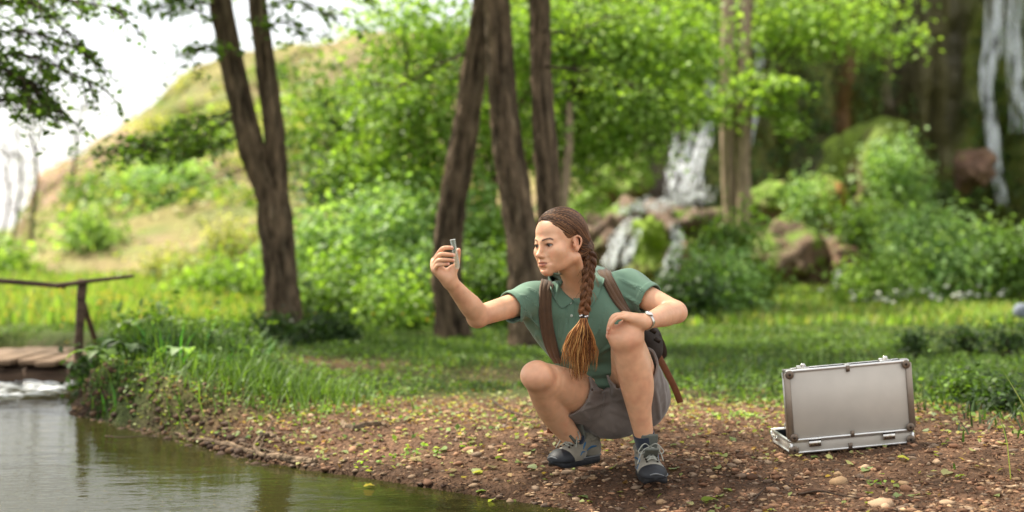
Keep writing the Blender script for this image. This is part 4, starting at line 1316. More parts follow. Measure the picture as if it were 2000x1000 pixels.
# joints measured in the photograph, each with its distance from the camera
J = dict(
    pelvis=P(1205, 782, 5.36), rhip=P(1168, 788, 5.35), lhip=P(1248, 778, 5.33),
    rknee=P(1050, 736, 5.02), rankle=P(1134, 878, 5.30), lknee=P(1224, 663, 4.98), lankle=P(1263, 880, 5.14),
    rsh=P(1040, 585, 5.20), lsh=P(1226, 562, 5.27), relb=P(935, 617, 5.02), rwri=P(880, 551, 4.89),
    lelb=P(1318, 609, 5.14), lwri=P(1259, 629, 4.955), neck=P(1136, 568, 5.215), head=P(1094, 479, 5.08))
HEAD_R = rot_axis((0, 1, 0), -6) @ rot_axis((0, 0, 1), -50) @ rot_axis((1, 0, 0), 2)
HEAD_S = 1.025
up_t = nrm(J['neck'] - J['pelvis'])
left_t = J['lsh'] - J['rsh']
left_t = nrm(left_t - up_t * np.dot(left_t, up_t))
back_t = np.cross(up_t, left_t)
TOR_R = np.stack([left_t, back_t, up_t], 1)
TL = float(np.linalg.norm(J['neck'] - J['pelvis']))

def torso_ops(S, e=0.0, k=0.05):
    S.frame(TOR_R, J['pelvis'])
    S.ell((0, 0.0, 0.02), (0.155 + e, 0.115 + e, 0.115 + e), k=k)
    S.ell((0, -0.01, 0.15), (0.135 + e, 0.105 + e, 0.13 + e), k=k)
    S.ell((0, 0.0, TL - 0.13), (0.142 + e, 0.108 + e, 0.15 + e), k=k)
    S.ell((0, 0.03, TL - 0.07), (0.12 + e, 0.075 + e, 0.10 + e), k=k)
    for s in (-1, 1):
        S.ell((s * 0.066, -0.076, TL - 0.16), (0.06 + e, 0.05 + e, 0.06 + e), k=0.045)
    S.frame()
    for s in ('rsh', 'lsh'):
        S.cap(J['neck'] + back_t * 0.03 - up_t * 0.012, J[s] + up_t * 0.008, 0.04 + e, 0.044 + e, k=0.045)
        S.cap(J['neck'] - up_t * 0.09, J[s] - up_t * 0.02, 0.05 + e, 0.045 + e, k=0.04)

def head_ops(S):
    S.frame(HEAD_R, J['head'], HEAD_S)
    S.ell((0, 0.014, 0.045), (0.072, 0.088, 0.078), k=0.02)
    S.ell((0, -0.022, 0.05), (0.060, 0.062, 0.052), k=0.02)
    S.ell((0, -0.03, -0.015), (0.060, 0.056, 0.07), k=0.02)
    for s in (-1, 1):
        S.cap((s * 0.046, 0.0, -0.045), (s * 0.013, -0.071, -0.079), 0.0145, 0.012, k=0.03)
        S.ell((s * 0.044, -0.055, -0.014), (0.020, 0.019, 0.017), k=0.024)
        S.cap((s * 0.012, -0.081, 0.024), (s * 0.043, -0.063, 0.025), 0.0085, 0.008, k=0.018)
        S.cap((s * 0.045, -0.05, -0.02), (s * 0.028, -0.066, -0.055), 0.015, 0.012, k=0.03)
    S.ell((0, -0.072, -0.05), (0.028, 0.02, 0.026), k=0.022)
    S.ell((0, -0.077, -0.081), (0.018, 0.0145, 0.0135), k=0.018)
    for s in (-1, 1):                                                   # eye sockets, lids
        S.ell((s * 0.031, -0.094, 0.009), (0.019, 0.013, 0.0125), k=0.014, mode='sub')
        S.sph((s * 0.0315, -0.0685, 0.009), 0.0140, k=0.006)
        S.cap((s * 0.020, -0.0805, 0.0165), (s * 0.042, -0.0745, 0.0155), 0.0034, 0.003, k=0.006)
        S.ell((s * 0.0315, -0.0815, 0.0085), (0.0132, 0.012, 0.0044), k=0.0025, mode='sub')
    # nose
    S.chain([(0, -0.081, 0.018), (0, -0.091, 0.0), (0, -0.105, -0.021)], [0.0065, 0.0068, 0.0078], k=0.014)
    S.sph((0, -0.1065, -0.0235), 0.0078, k=0.008)
    for s in (-1, 1):
        S.ell((s * 0.0095, -0.0945, -0.0275), (0.0068, 0.0085, 0.0062), k=0.007)
        S.ell((s * 0.0052, -0.0995, -0.0345), (0.0032, 0.0048, 0.0035), k=0.003, mode='sub')
    # lips
    S.chain([(-0.022, -0.0815, -0.0515), (-0.007, -0.0925, -0.0465), (0, -0.0925, -0.0478), (0.007, -0.0925, -0.0465), (0.022, -0.0815, -0.0515)], [0.0028, 0.0048, 0.0045, 0.0048, 0.0028], k=0.006)
    S.chain([(-0.018, -0.083, -0.0555), (0, -0.0915, -0.0585), (0.018, -0.083, -0.0555)], [0.003, 0.0058, 0.003], k=0.006)
    S.chain([(-0.023, -0.0865, -0.0523), (0, -0.0985, -0.0522), (0.023, -0.0865, -0.0523)], [0.0011, 0.0016, 0.0011], k=0.003, mode='sub')
    S.ell((0, -0.0905, -0.0695), (0.014, 0.006, 0.004), k=0.01, mode='sub')
    S.chain([(-0.03, -0.088, -0.038), (-0.033, -0.085, -0.05)], [0.003, 0.003], k=0.012, mode='sub')
    S.chain([(0.03, -0.088, -0.038), (0.033, -0.085, -0.05)], [0.003, 0.003], k=0.012, mode='sub')
    # ears: rim, hollow, lobe
    for s in (-1, 1):
        R = rot_axis((0, 0, 1), s * 26) @ rot_axis((1, 0, 0), -14)
        S.ell((s * 0.0715, 0.012, 0.001), (0.0062, 0.0165, 0.0255), rot=R, k=0.006)
        rim = [(s * .070, -.002, .010), (s * .0745, .003, .0225), (s * .0785, .014, .0265), (s * .0825, .0245, .018), (s * .0825, .026, .004), (s * .079, .020, -.010), (s * .0745, .011, -.020)]
        S.chain(rim, [.0030, .0032, .0034, .0036, .0036, .0034, .004], k=0.004)
        S.ell((s * 0.0785, 0.010, 0.004), (0.0036, 0.0080, 0.0140), rot=R, k=0.004, mode='sub')
        S.ell((s * 0.0735, 0.007, -0.0205), (0.0052, 0.0075, 0.0085), k=0.005)
        S.sph((s * 0.0725, -0.001, -0.003), 0.0050, k=0.005)
    S.frame()

def head_w(p):
    return HEAD_R @ (np.asarray(p, float) * HEAD_S) + J['head']

def zr(x, y, Y):                      # points read off the enlarged right hand
    return P(820 + x / 8.333, 450 + y / 8.333, Y)

def zl(x, y, Y):                      # points read off the enlarged left hand
    return P(1150 + x / 5.555, 500 + y / 5.555, Y)

TY = 4.865                            # distance of the test tube
FING_R = {
    'index': [zr(232, 492, TY + .012), zr(352, 312, TY - .012), zr(450, 282, TY - .016), zr(522, 285, TY - .010)],
    'middle': [zr(226, 548, TY + .000), zr(322, 400, TY - .030), zr(440, 392, TY - .030), zr(548, 402, TY - .014)],
    'ring': [zr(236, 602, TY - .008), zr(302, 494, TY - .036), zr(420, 480, TY - .036), zr(546, 490, TY - .016)],
    'little': [zr(256, 652, TY - .014), zr(290, 572, TY - .036), zr(370, 556, TY - .036), zr(462, 548, TY - .024)],
    'thumb': [zr(520, 745, TY + .020), zr(590, 590, TY + .026), zr(614, 440, TY + .024), zr(628, 325, TY + .0165)],
}
FRAD = {'index': [.0092, .0082, .0075, .0066], 'middle': [.0094, .0084, .0076, .0068], 'ring': [.0090, .008, .0072, .0064],
        'little': [.0084, .0072, .0064, .0058], 'thumb': [.013, .011, .0098, .0085]}
FING_L = {
    'little': [zl(415, 672, 4.930), zl(318, 668, 4.918), zl(258, 720, 4.918), zl(220, 790, 4.925)],
    'ring': [zl(392, 648, 4.948), zl(290, 655, 4.936), zl(232, 735, 4.936), zl(208, 830, 4.944)],
    'middle': [zl(378, 636, 4.968), zl(272, 652, 4.958), zl(222, 750, 4.960), zl(206, 868, 4.966)],
    'index': [zl(378, 634, 4.990), zl(282, 660, 4.985), zl(232, 755, 4.988), zl(222, 850, 4.994)],
    'thumb': [zl(520, 690, 4.995), zl(455, 690, 5.022), zl(400, 705, 5.034), zl(345, 735, 5.038)],
}

def body_sdf():
    S = SDF()
    torso_ops(S, -0.004)
    # neck
    nk = head_w((0, 0.022, -0.045))
    S.chain([nk, nk * 0.45 + J['neck'] * 0.55 + back_t * 0.004, J['neck'] - up_t * 0.02 + back_t * 0.012], [0.049, 0.0475, 0.058], k=0.02)
    # neck cords and collar bones
    S.cap(head_w((0.056, 0.022, -0.045)), J['neck'] - back_t * 0.042 - up_t * 0.025 + left_t * 0.012, 0.0125, 0.0105, k=0.018)
    S.cap(head_w((-0.056, 0.022, -0.045)), J['neck'] - back_t * 0.042 - up_t * 0.025 - left_t * 0.012, 0.0125, 0.0105, k=0.018)
    head_ops(S)
    # right arm
    e = J['relb']; w = J['rwri']; s = J['rsh']
    S.chain([s, s + (e - s) * .35, s + (e - s) * .75, e], [.050, .044, .0395, .037], k=0.02)
    dn = nrm(w - e)
    side = np.array([0.6, -0.3, -0.3])
    S.sph(e + np.array([-.012, .004, -.014]), .026, k=0.02)
    S.chain([e, e + dn * .06 + side * .004, e + (w - e) * .55, w], [.0375, .0395, .0335, .0245], k=0.015)
    S.cap(w, w + dn * .02, .0245, .025, k=0.012)
    # left arm
    e = J['lelb']; w = J['lwri']; s = J['lsh']
    S.chain([s, s + (e - s) * .4, s + (e - s) * .8, e], [.051, .046, .042, .0385], k=0.02)
    S.sph(e + np.array([.014, .0, -.006]), .028, k=0.02)
    dn = nrm(w - e)
    S.chain([e, e + dn * .065, e + (w - e) * .6, w], [.039, .0415, .034, .0255], k=0.015)
    # right hand
    wr = J['rwri']
    for f in ('index', 'middle', 'ring', 'little'):
        m = FING_R[f][0]
        S.cap(wr + (m - wr) * .12, m, .0165, .0115, k=0.014)
    S.ell(zr(505, 690, TY + .008), (.018, .016, .03), rot=rot_axis((0, 1, 0), 18), k=0.014)
    S.ell(zr(330, 690, TY - .006), (.014, .013, .026), rot=rot_axis((0, 1, 0), -40), k=0.014)
    S.cap(wr, FING_R['thumb'][0], .02, .0155, k=0.014)
    for f, pts in FING_R.items():
        S.chain(pts, FRAD[f], k=0.0035)
    # left hand
    wl = J['lwri']
    for f in ('index', 'middle', 'ring', 'little'):
        m = FING_L[f][0]
        S.cap(wl + (m - wl) * .1, m, .0185, .0125, k=0.016)
    S.cap(wl, FING_L['thumb'][0], .019, .014, k=0.014)
    for f, pts in FING_L.items():
        S.chain(pts, FRAD[f], k=0.0035)
    # legs
    for side, sg in (('r', -1), ('l', 1)):
        h, kn, an = J[side + 'hip'], J[side + 'knee'], J[side + 'ankle']
        th, sh = nrm(kn - h), nrm(an - kn)
        bend = nrm(h * .5 + an * .5 - kn)                              # into the fold of the knee
        S.chain([h, h + (kn - h) * .45, h + (kn - h) * .8, kn], [.096, .080, .066, .053], k=0.03)
        Rk = basis(np.cross(th + sh, bend), bend, np.cross(np.cross(th + sh, bend), bend))
        S.ell(kn - bend * .016, (.040, .030, .042), rot=Rk, k=0.035)     # kneecap
        S.sph(kn + sh * .052 - bend * .026, .020, k=0.03)               # below the kneecap
        for q in (-1, 1):
            S.sph(kn + np.cross(nrm(th + sh), bend) * q * .026 - bend * .004, .03, k=0.025)
        L = an - kn
        cf = np.array([-.012, .022, -.016]) if side == 'r' else np.zeros(3)
        S.chain([kn, kn + L * .30 + bend * .016 + cf, kn + L * .55 + bend * .012 + cf, kn + L * .82 + bend * .004 + cf * .4, an], [.051, .054, .045, .0345, .030], k=0.007)
        if side == 'l':
            S.ell(kn + L * .33 + np.array([.026, .02, 0]), (.044, .04, .11), rot=basis(np.cross(sh, bend), bend, sh), k=0.03)
        S.ell(kn + L * .32 + bend * .030 + cf, (.046, .034, .10), rot=basis(np.cross(sh, bend), bend, sh), k=0.008)
        S.cap(kn + L * .10 - bend * .022, kn + L * .85 - bend * .014, .027, .017, k=0.03)   # shin bone
    return S

BODY = body_sdf()
V, Q = BODY.mesh(h=0.0026, smooth_iter=1, lo=None, hi=None)
# --- colour of the skin: lips, cheeks, brows, nails, knees; eye sockets, nostrils, lip parting painted darker
H = (V - J['head']) @ HEAD_R / HEAD_S
col = np.ones((len(V), 3)) * SK_BASE
def paint(mask, c):
    global col
    m = np.clip(mask, 0, 1)[:, None]
    col = col * (1 - m) + np.asarray(c) * m
def blob(c, r):
    return 1 - smooth01(np.sqrt((((H - np.asarray(c)) / np.asarray(r)) ** 2).sum(1)), 0.55, 1.0)
inhead = (np.abs(H) < 0.13).all(1)
for s in (-1, 1):
    paint(blob((s * .040, -.062, -.022), (.028, .03, .024)) * 0.32 * inhead, lin('#c9795c'))
    paint(blob((s * .018, -.084, .0), (.012, .02, .016)) * 0.16 * inhead, lin('#a5694f'))
    paint(blob((s * .031, -.078, .009), (.021, .02, .0115)) * 0.6 * inhead, lin('#915a44'))
    # brow: an arched tapering stroke
    x = H[:, 0] * s
    zc = .0265 + .004 * np.sin(np.clip((x - .012) / .036, 0, 1) * 2.4) - .0035 * smooth01(x, .038, .05)
    br = (1 - smooth01(np.abs(H[:, 2] - zc), .002, .0042)) * smooth01(x, .009, .014) * (1 - smooth01(x, .046, .052)) * (H[:, 1] < -.045)
    paint(br * .95 * inhead, lin('#4a2f20'))
    # lash line, upper lid
    zl_ = .0127 - .28 * (np.abs(x - .0315) ** 2) / .0132
    la = (1 - smooth01(np.abs(H[:, 2] - zl_), .0008, .0024)) * (1 - smooth01(np.abs(x - .0325), .0125, .0155)) * (H[:, 1] < -.06)
    paint(la * .92 * inhead, lin('#1d110c'))
    zb = .0045 + .25 * (np.abs(x - .0315) ** 2) / .0132
    lb = (1 - smooth01(np.abs(H[:, 2] - zb), .0005, .0018)) * (1 - smooth01(np.abs(x - .0325), .0115, .0145)) * (H[:, 1] < -.06)
    paint(lb * .5 * inhead, lin('#5b3527'))
    paint(blob((s * .074, .014, 0), (.02, .03, .04)) * .25 * inhead, lin('#c4765a'))
    paint(blob((s * .0052, -.1, -.0335), (.0045, .007, .0045)) * .8 * inhead, lin('#5a2c20'))
lip = np.abs(H[:, 0]) < .0245
ax = np.abs(H[:, 0]) / .024
zt = -.0437 - .0075 * ax ** 1.6 - .0012 * (ax < .12)
zb = -.0640 + .0105 * ax ** 2
lm = smooth01(H[:, 2], zb - .001, zb + .0012) * (1 - smooth01(H[:, 2], zt - .001, zt + .0012)) * (1 - smooth01(ax, .9, 1.0)) * (H[:, 1] < -.075)
paint(lm * .8 * inhead, lin('#a85f52'))
paint((1 - smooth01(np.abs(H[:, 2] + .0523), .0006, .0019)) * (1 - smooth01(ax, .92, 1.02)) * (H[:, 1] < -.075) * .85 * inhead, lin('#5c2a24'))
paint(blob((0, -.108, -.024), (.014, .012, .012)) * .25 * inhead, lin('#c87f66'))
red = noise3(V, 22, 83) * .5 + noise3(V, 60, 84) * .5              # uneven, blotchy skin
paint(np.clip(red, 0, 1) * .42, lin('#c07c62'))
paint(np.clip(-red, 0, 1) * .22, lin('#d8b294'))
for kn in ('rknee', 'lknee'):
    dd = np.linalg.norm(V - J[kn], axis=1)
    paint((1 - smooth01(dd, .03, .085)) * .34, lin('#b46c54'))
for F_, wri in ((FING_R, 'rwri'), (FING_L, 'lwri')):
    for f, pts in F_.items():
        tip, prev = pts[3], pts[2]
        dd = np.linalg.norm(V - tip, axis=1)
        paint((1 - smooth01(dd, .008, .02)) * .38, lin('#c9705a'))
        dn = nrm(tip - prev)
        wr = J[wri]
        outw = nrm(np.cross(np.cross(dn, nrm(prev - pts[1]) + 1e-3), dn))
        outw = -outw if np.dot(outw, nrm(pts[1] - (tip + wr) / 2)) < 0 else outw
        q = V - (tip + outw * .0055)
        nail = (np.abs(q @ dn) < .0058) & (np.abs(q @ np.cross(dn, outw)) < .0045) & (np.abs(q @ outw) < .005)
        paint(nail * .75, lin('#e3b5a2'))
mole = np.linalg.norm(V - P(953, 603, 4.985), axis=1)
paint((mole < .0035) * (V[:, 1] < 5.0) * .85, lin('#3a1f14'))
person = mesh_np('person', V, Q, M_SKIN, None, True, col)
tag(person, 'woman in green polo shirt crouching on the gravel bank, holding up a test tube', 'person')

# eyes
for s in (-1, 1):
    Vs, Fs, Ts = sphere_mesh(24, 18)
    gaze = nrm([-0.10 * 1, -1, 0.0])
    c = head_w((s * .0315, -.0685, .009))
    dv = Vs @ gaze
    colr = np.ones((len(Vs), 3)) * np.array((.42, .38, .34))
    colr[dv > .80] = lin('#3b2618')
    colr[dv > .97] = (.004, .004, .004)
    b = Build().add((HEAD_R @ (Vs * .0128 * HEAD_S).T).T + c, Fs, Ts, colr)
    b.obj('eye', M_EYEWHITE, person, True, True)
    # lashes: a dark fringe along the upper lid
    t = np.linspace(-1, 1, 9)
    lash = np.array([head_w((s * .0315 + .0135 * q, -.0685 - math.sqrt(max(.0146 ** 2 - (.0125 * q) ** 2 - .0035 ** 2, 1e-6)) - .0006, .0137 - .0038 * q * q)) for q in t])
    Build().tube(lash, np.array([.0004, .0009, .0012, .0013, .0013, .0013, .0012, .0010, .0005]) * .9, 5).obj('eyelash', material('lash', (.01, .006, .004), .6), person)

# ---- polo shirt
def axis_cut(S, a, b, t):
    p = a + (b - a) * t
    return p, nrm(b - a)

def sleeve(S, s, e, r1, r2, L, e_in=0.0):
    S.chain([s, s + (e - s) * L * .5, s + (e - s) * L], [r1 + e_in, (r1 + r2) / 2 + e_in, r2 + e_in], k=0.03)

def ridge(X, a, b, w, h, k=3.0):
    """a soft fold running from a to b"""
    ba = b - a
    t = np.clip(((X - a) @ ba) / (ba @ ba), 0, 1)
    d = np.sqrt(((X - a - t[..., None] * ba) ** 2).sum(-1))
    return -h * np.exp(-(d / w) ** 2) * (1 - (2 * t - 1) ** 4 * .6)

def shirt_folds(X):
    q = (X - J['pelvis']) @ TOR_R
    x, y, z = q[..., 0], q[..., 1], q[..., 2]
    n = noise3(q, 7, 3) * .5 + noise3(q, 21, 5) * .2
    waist = np.exp(-((z - .13) / .10) ** 2)
    f = n * .010 + np.sin(z * 105 + x * 26 + 3.0 * noise3(q, 7, 8)) * waist * .0055
    f = f + np.sin(x * 70 + z * 30 + 2.6 * noise3(q, 5, 9)) * np.exp(-((z - (TL - .22)) / .09) ** 2) * .0035
    for a, b, w, h in FOLDS:
        f = f + ridge(X, a, b, w, h * 1.5)
    for p_, n_ in HEMS:                                                # doubled hem of each sleeve
        d_ = (X - p_) @ n_
        rad_ = np.linalg.norm((X - p_) - d_[..., None] * n_, axis=-1)
        f = f - .0022 * smooth01(d_, -.024, -.021) * (rad_ < .09)
    return f

def fpt(px, py, Y=5.1):
    return P(px, py, Y)
HEMS = [(J['rsh'] + (J['relb'] - J['rsh']) * .44, nrm(J['relb'] - J['rsh'])), (J['lsh'] + (J['lelb'] - J['lsh']) * .50, nrm(J['lelb'] - J['lsh']))]
FOLDS = []                              # filled below, once the surface they lie on exists
FOLD_PX = [  # pulls running from the raised right arm and the bent left arm, as in the photograph
    ((1010, 592), (1052, 640), .007, .007), ((1018, 577), (1056, 600), .006, .006), ((1006, 612), (1050, 664), .007, .007), ((1032, 563), (1056, 580), .006, .005), ((998, 622), (1036, 652), .006, .006),
    ((992, 598), (1020, 622), .006, .005), ((1245, 560), (1274, 594), .007, .006), ((1215, 575), (1262, 604), .007, .007), ((1210, 545), (1262, 570), .007, .005), ((1232, 585), (1258, 612), .006, .006),
    ((1100, 608), (1092, 660), .007, .006), ((1112, 604), (1104, 650), .006, .005), ((1165, 560), (1152, 640), .008, .007), ((1185, 600), (1160, 660), .008, .007), ((1036, 655), (1085, 692), .007, .006),
    ((1048, 650), (1092, 712), .007, .007), ((1100, 690), (1150, 700), .008, .006), ((1105, 712), (1165, 722), .008, .006), ((1150, 735), (1200, 728), .008, .006), ((1170, 690), (1200, 672), .008, .006)]

sr, er, sl, el = J['rsh'], J['relb'], J['lsh'], J['lelb']
SHIRT_SURF = SDF()
torso_ops(SHIRT_SURF, 0.009)
SHIRT_SURF.chain([sr, sr + (er - sr) * .25, sr + (er - sr) * .46 + np.array([.0, 0, -.006])], [.057, .059, .058], k=0.04)
SHIRT_SURF.chain([sl, sl + (el - sl) * .25, sl + (el - sl) * .52 + np.array([0, 0, -.006])], [.058, .061, .060], k=0.04)
SHIRT_SURF.cap(P(1052, 628, 5.22), P(1122, 712, 5.30), .050, .060, k=.05)
def lay(S, folds):
    """put each fold on the surface it creases"""
    out = []
    for a, b, w, h in folds:
        p = np.array([P(*a, 4.7), P(*b, 4.7)])
        hit = S.project(p, nrm(p - np.array([0, 0, CAM_H])), .9)
        out.append((hit[0], hit[1], w, h))
    return out
FOLDS += lay(SHIRT_SURF, FOLD_PX)
SHIRT_SURF.post = lambda X, v: v + shirt_folds(X)

def capd(a, b, r1, r2):
    return lambda X: -SDF._d('cap', (a, b, r1, r2), X)

nk0 = J['neck'] - up_t * 0.035 + back_t * .008
nk1 = head_w((0, 0.022, -0.045))
def hem_cut(p, n, rmax):
    """removes only what lies beyond a hem, near that limb"""
    def f(X):
        d = (X - p) @ n
        rad = np.linalg.norm((X - p) - d[..., None] * n, axis=-1)
        return -np.maximum(-d, rad - rmax)
    return f
VB = SHIRT_SURF.project(P(1119, 596, 4.7), nrm(P(1119, 596, 5) - np.array([0, 0, CAM_H])), .9)[0]
VT = P(1106, 560, VB[1] + .03)
hem = J['pelvis'] + up_t * .035
shirt = SDF()
shirt.ops, shirt.post, shirt.shell = SHIRT_SURF.ops, SHIRT_SURF.post, .006
shirt.trims = [lambda X: -((X - hem) @ up_t), capd(nk0, nk1, .054, .062),
               capd(VB, VT, .003, .022),
               hem_cut(sr + (er - sr) * .44, nrm(er - sr), .10), hem_cut(sl + (el - sl) * .50, nrm(el - sl), .10)]
V, Q = shirt.mesh(h=0.003, smooth_iter=1)
polo = mesh_np('polo_shirt', V, Q, M_SHIRT)
polo['label'] = 'green short-sleeved polo shirt'
child(polo, person)

# collar: two folded leaves lying on the shirt, standing against the neck
def view_hit(S, pts, off):
    p = np.array([P(x, y, 4.7) for x, y in pts])
    dirs = nrm(p - np.array([0, 0, CAM_H]))
    h = S.project(p, dirs, .9)
    return h + S.grad(h) * off
NECK = SDF(); NECK.ops = BODY.ops
for outer_px, inner_px, back in (
        ([(1074, 541), (1074, 560), (1080, 580), (1088, 592), (1097, 602), (1108, 597), (1119, 590)], [(1079, 532), (1083, 543), (1089, 554), (1096, 564), (1103, 572), (1111, 579), (1119, 586)], -1),
        ([(1178, 524), (1180, 545), (1172, 570), (1162, 588), (1150, 602), (1136, 597), (1122, 590)], [(1160, 520), (1157, 540), (1152, 556), (1146, 568), (1140, 576), (1131, 582), (1122, 586)], 1)):
    o_ = view_hit(SHIRT_SURF, outer_px, .005)
    i_ = view_hit(NECK, inner_px, .006)
    # carry the leaf round to the back of the neck
    bk_o = J['neck'] + back_t * .085 + up_t * .012 + left_t * back * .035
    bk_i = J['neck'] + back_t * .066 + up_t * .048 + left_t * back * .02
    o_ = catmull(np.vstack([[bk_o], o_]), 40)
    i_ = catmull(np.vstack([[bk_i], i_]), 40)
    gr_ = np.zeros((40, 9, 3))
    for k, u in enumerate(np.linspace(0, 1, 9)):
        m_ = i_ * (1 - u) + o_ * u
        gr_[:, k] = m_ + (SHIRT_SURF.grad(m_) * .006 + (i_ - o_) * .12) * math.sin(u * math.pi) ** .8
    n, m = gr_.shape[:2]
    nor = nrm(np.cross(np.gradient(gr_, axis=0), np.gradient(gr_, axis=1)))
    Vc = np.vstack([(gr_ + nor * .0017).reshape(-1, 3), (gr_ - nor * .0017).reshape(-1, 3)])
    idx = np.arange(n * m).reshape(n, m)
    q = np.stack([idx[:-1, :-1], idx[1:, :-1], idx[1:, 1:], idx[:-1, 1:]], -1).reshape(-1, 4)
    bd = np.concatenate([idx[0, :], idx[1:, -1], idx[-1, :-1][::-1], idx[1:-1, 0][::-1]])
    bn = np.roll(bd, -1)
    Build().add(Vc, np.concatenate([q[:, ::-1], q + n * m, np.stack([bd, bn, bn + n * m, bd + n * m], 1)])).obj('collar', M_SHIRT, polo)
# placket with buttons
pl = catmull([P(1120, 590, 4.7), P(1123, 625, 4.7), P(1128, 665, 4.7)], 14)
pl = SHIRT_SURF.project(pl, (0.02, 1, -.04), .9)
gp = SHIRT_SURF.grad(pl)
pl2 = pl + gp * .0015
b = Build()
T_, N_, B_ = frames(pl2, gp[0])
side = nrm(np.cross(np.gradient(pl2, axis=0), gp))
b.tube(pl2, .0022, prof=np.array([[.6, 5.2], [.3, 5.6], [-1, 5.6], [-1, -5.6], [.3, -5.6], [.6, -5.2]]), up0=gp[0])
b.obj('placket', M_SHIRT, polo)
Vs, Fs, Ts = sphere_mesh(14, 8)
for i in (1, 6, 11):
    R = basis(side[i], np.cross(gp[i], side[i]), gp[i])
    Build().add((Vs * np.array([.0052, .0052, .0016])) @ R.T + pl2[i] + gp[i] * .003, Fs, Ts).obj('button', M_BUTTON, polo)
# ---- shorts
so = SDF()
so.frame(TOR_R, J['pelvis'])
so.ell((0, 0.0, 0.02), (0.168, 0.128, 0.125), k=0.05)
so.ell((0, -.005, 0.10), (0.145, 0.115, 0.06), k=0.04)
so.frame()
for side in ('r', 'l'):
    h, kn = J[side + 'hip'], J[side + 'knee']
    so.chain([h, h + (kn - h) * .35, h + (kn - h) * .66], [.118, .104, .093], k=0.04)
so.cap((J['rhip'] + J['lhip']) / 2 + np.array([-.02, -.06, -.045]), (J['rhip'] + J['lhip']) / 2 + np.array([0.01, .04, -.02]), .085, .11, k=.05)
def shorts_post(X, v):
    f = noise3(X, 15, 33) * .006 + noise3(X, 38, 34) * .002
    for a, b, w, h in SFOLDS:
        f = f + ridge(X, a, b, w, h * 1.7)
    return v + f
SFOLDS = lay(so, [((1182, 762), (1134, 764), .007, .006), ((1186, 785), (1140, 800), .007, .006), ((1186, 800), (1160, 838), .007, .006), ((1196, 772), (1212, 745), .007, .006), ((1192, 800), (1236, 815), .008, .006),
               ((1190, 815), (1200, 846), .007, .005), ((1200, 782), (1230, 775), .007, .005), ((1290, 720), (1300, 800), .009, .004), ((1170, 775), (1150, 752), .006, .005), ((1150, 820), (1135, 800), .007, .005), ((1180, 770), (1184, 840), .005, .006), ((1210, 800), (1250, 835), .007, .006), ((1225, 790), (1262, 810), .006, .005), ((1160, 790), (1136, 775), .006, .005), ((1280, 760), (1290, 820), .008, .005), ((1205, 830), (1230, 848), .007, .005)])
so.post = shorts_post
shorts = SDF()
shorts.ops, shorts.post, shorts.shell = so.ops, so.post, .010
rk, rh, lk, lh = J['rknee'], J['rhip'], J['lknee'], J['lhip']
shorts.trims = [hem_cut(J['pelvis'] + up_t * .125, up_t, .165), hem_cut(rh + (rk - rh) * .50, nrm(rk - rh), .135), hem_cut(lh + (lk - lh) * .54, nrm(lk - lh), .135)]
V, Q = shorts.mesh(h=0.0036, smooth_iter=1)
sh_o = mesh_np('shorts', V, Q, M_SHORTS)
sh_o['label'] = 'taupe cotton shorts'
child(sh_o, person)
# fly seam and waistband stitched ridge
def on_shorts(pts, off=.001):
    pts = so.project(np.array(pts), (0.05, 1, 0.05))
    return pts + so.grad(pts) * off
fly = on_shorts(catmull([P(1184, 796, 4.9), P(1180, 815, 4.9), P(1176, 842, 4.9)], 16))
Build().tube(fly, .0022, 6).obj('fly_seam', M_SHORTS, sh_o)
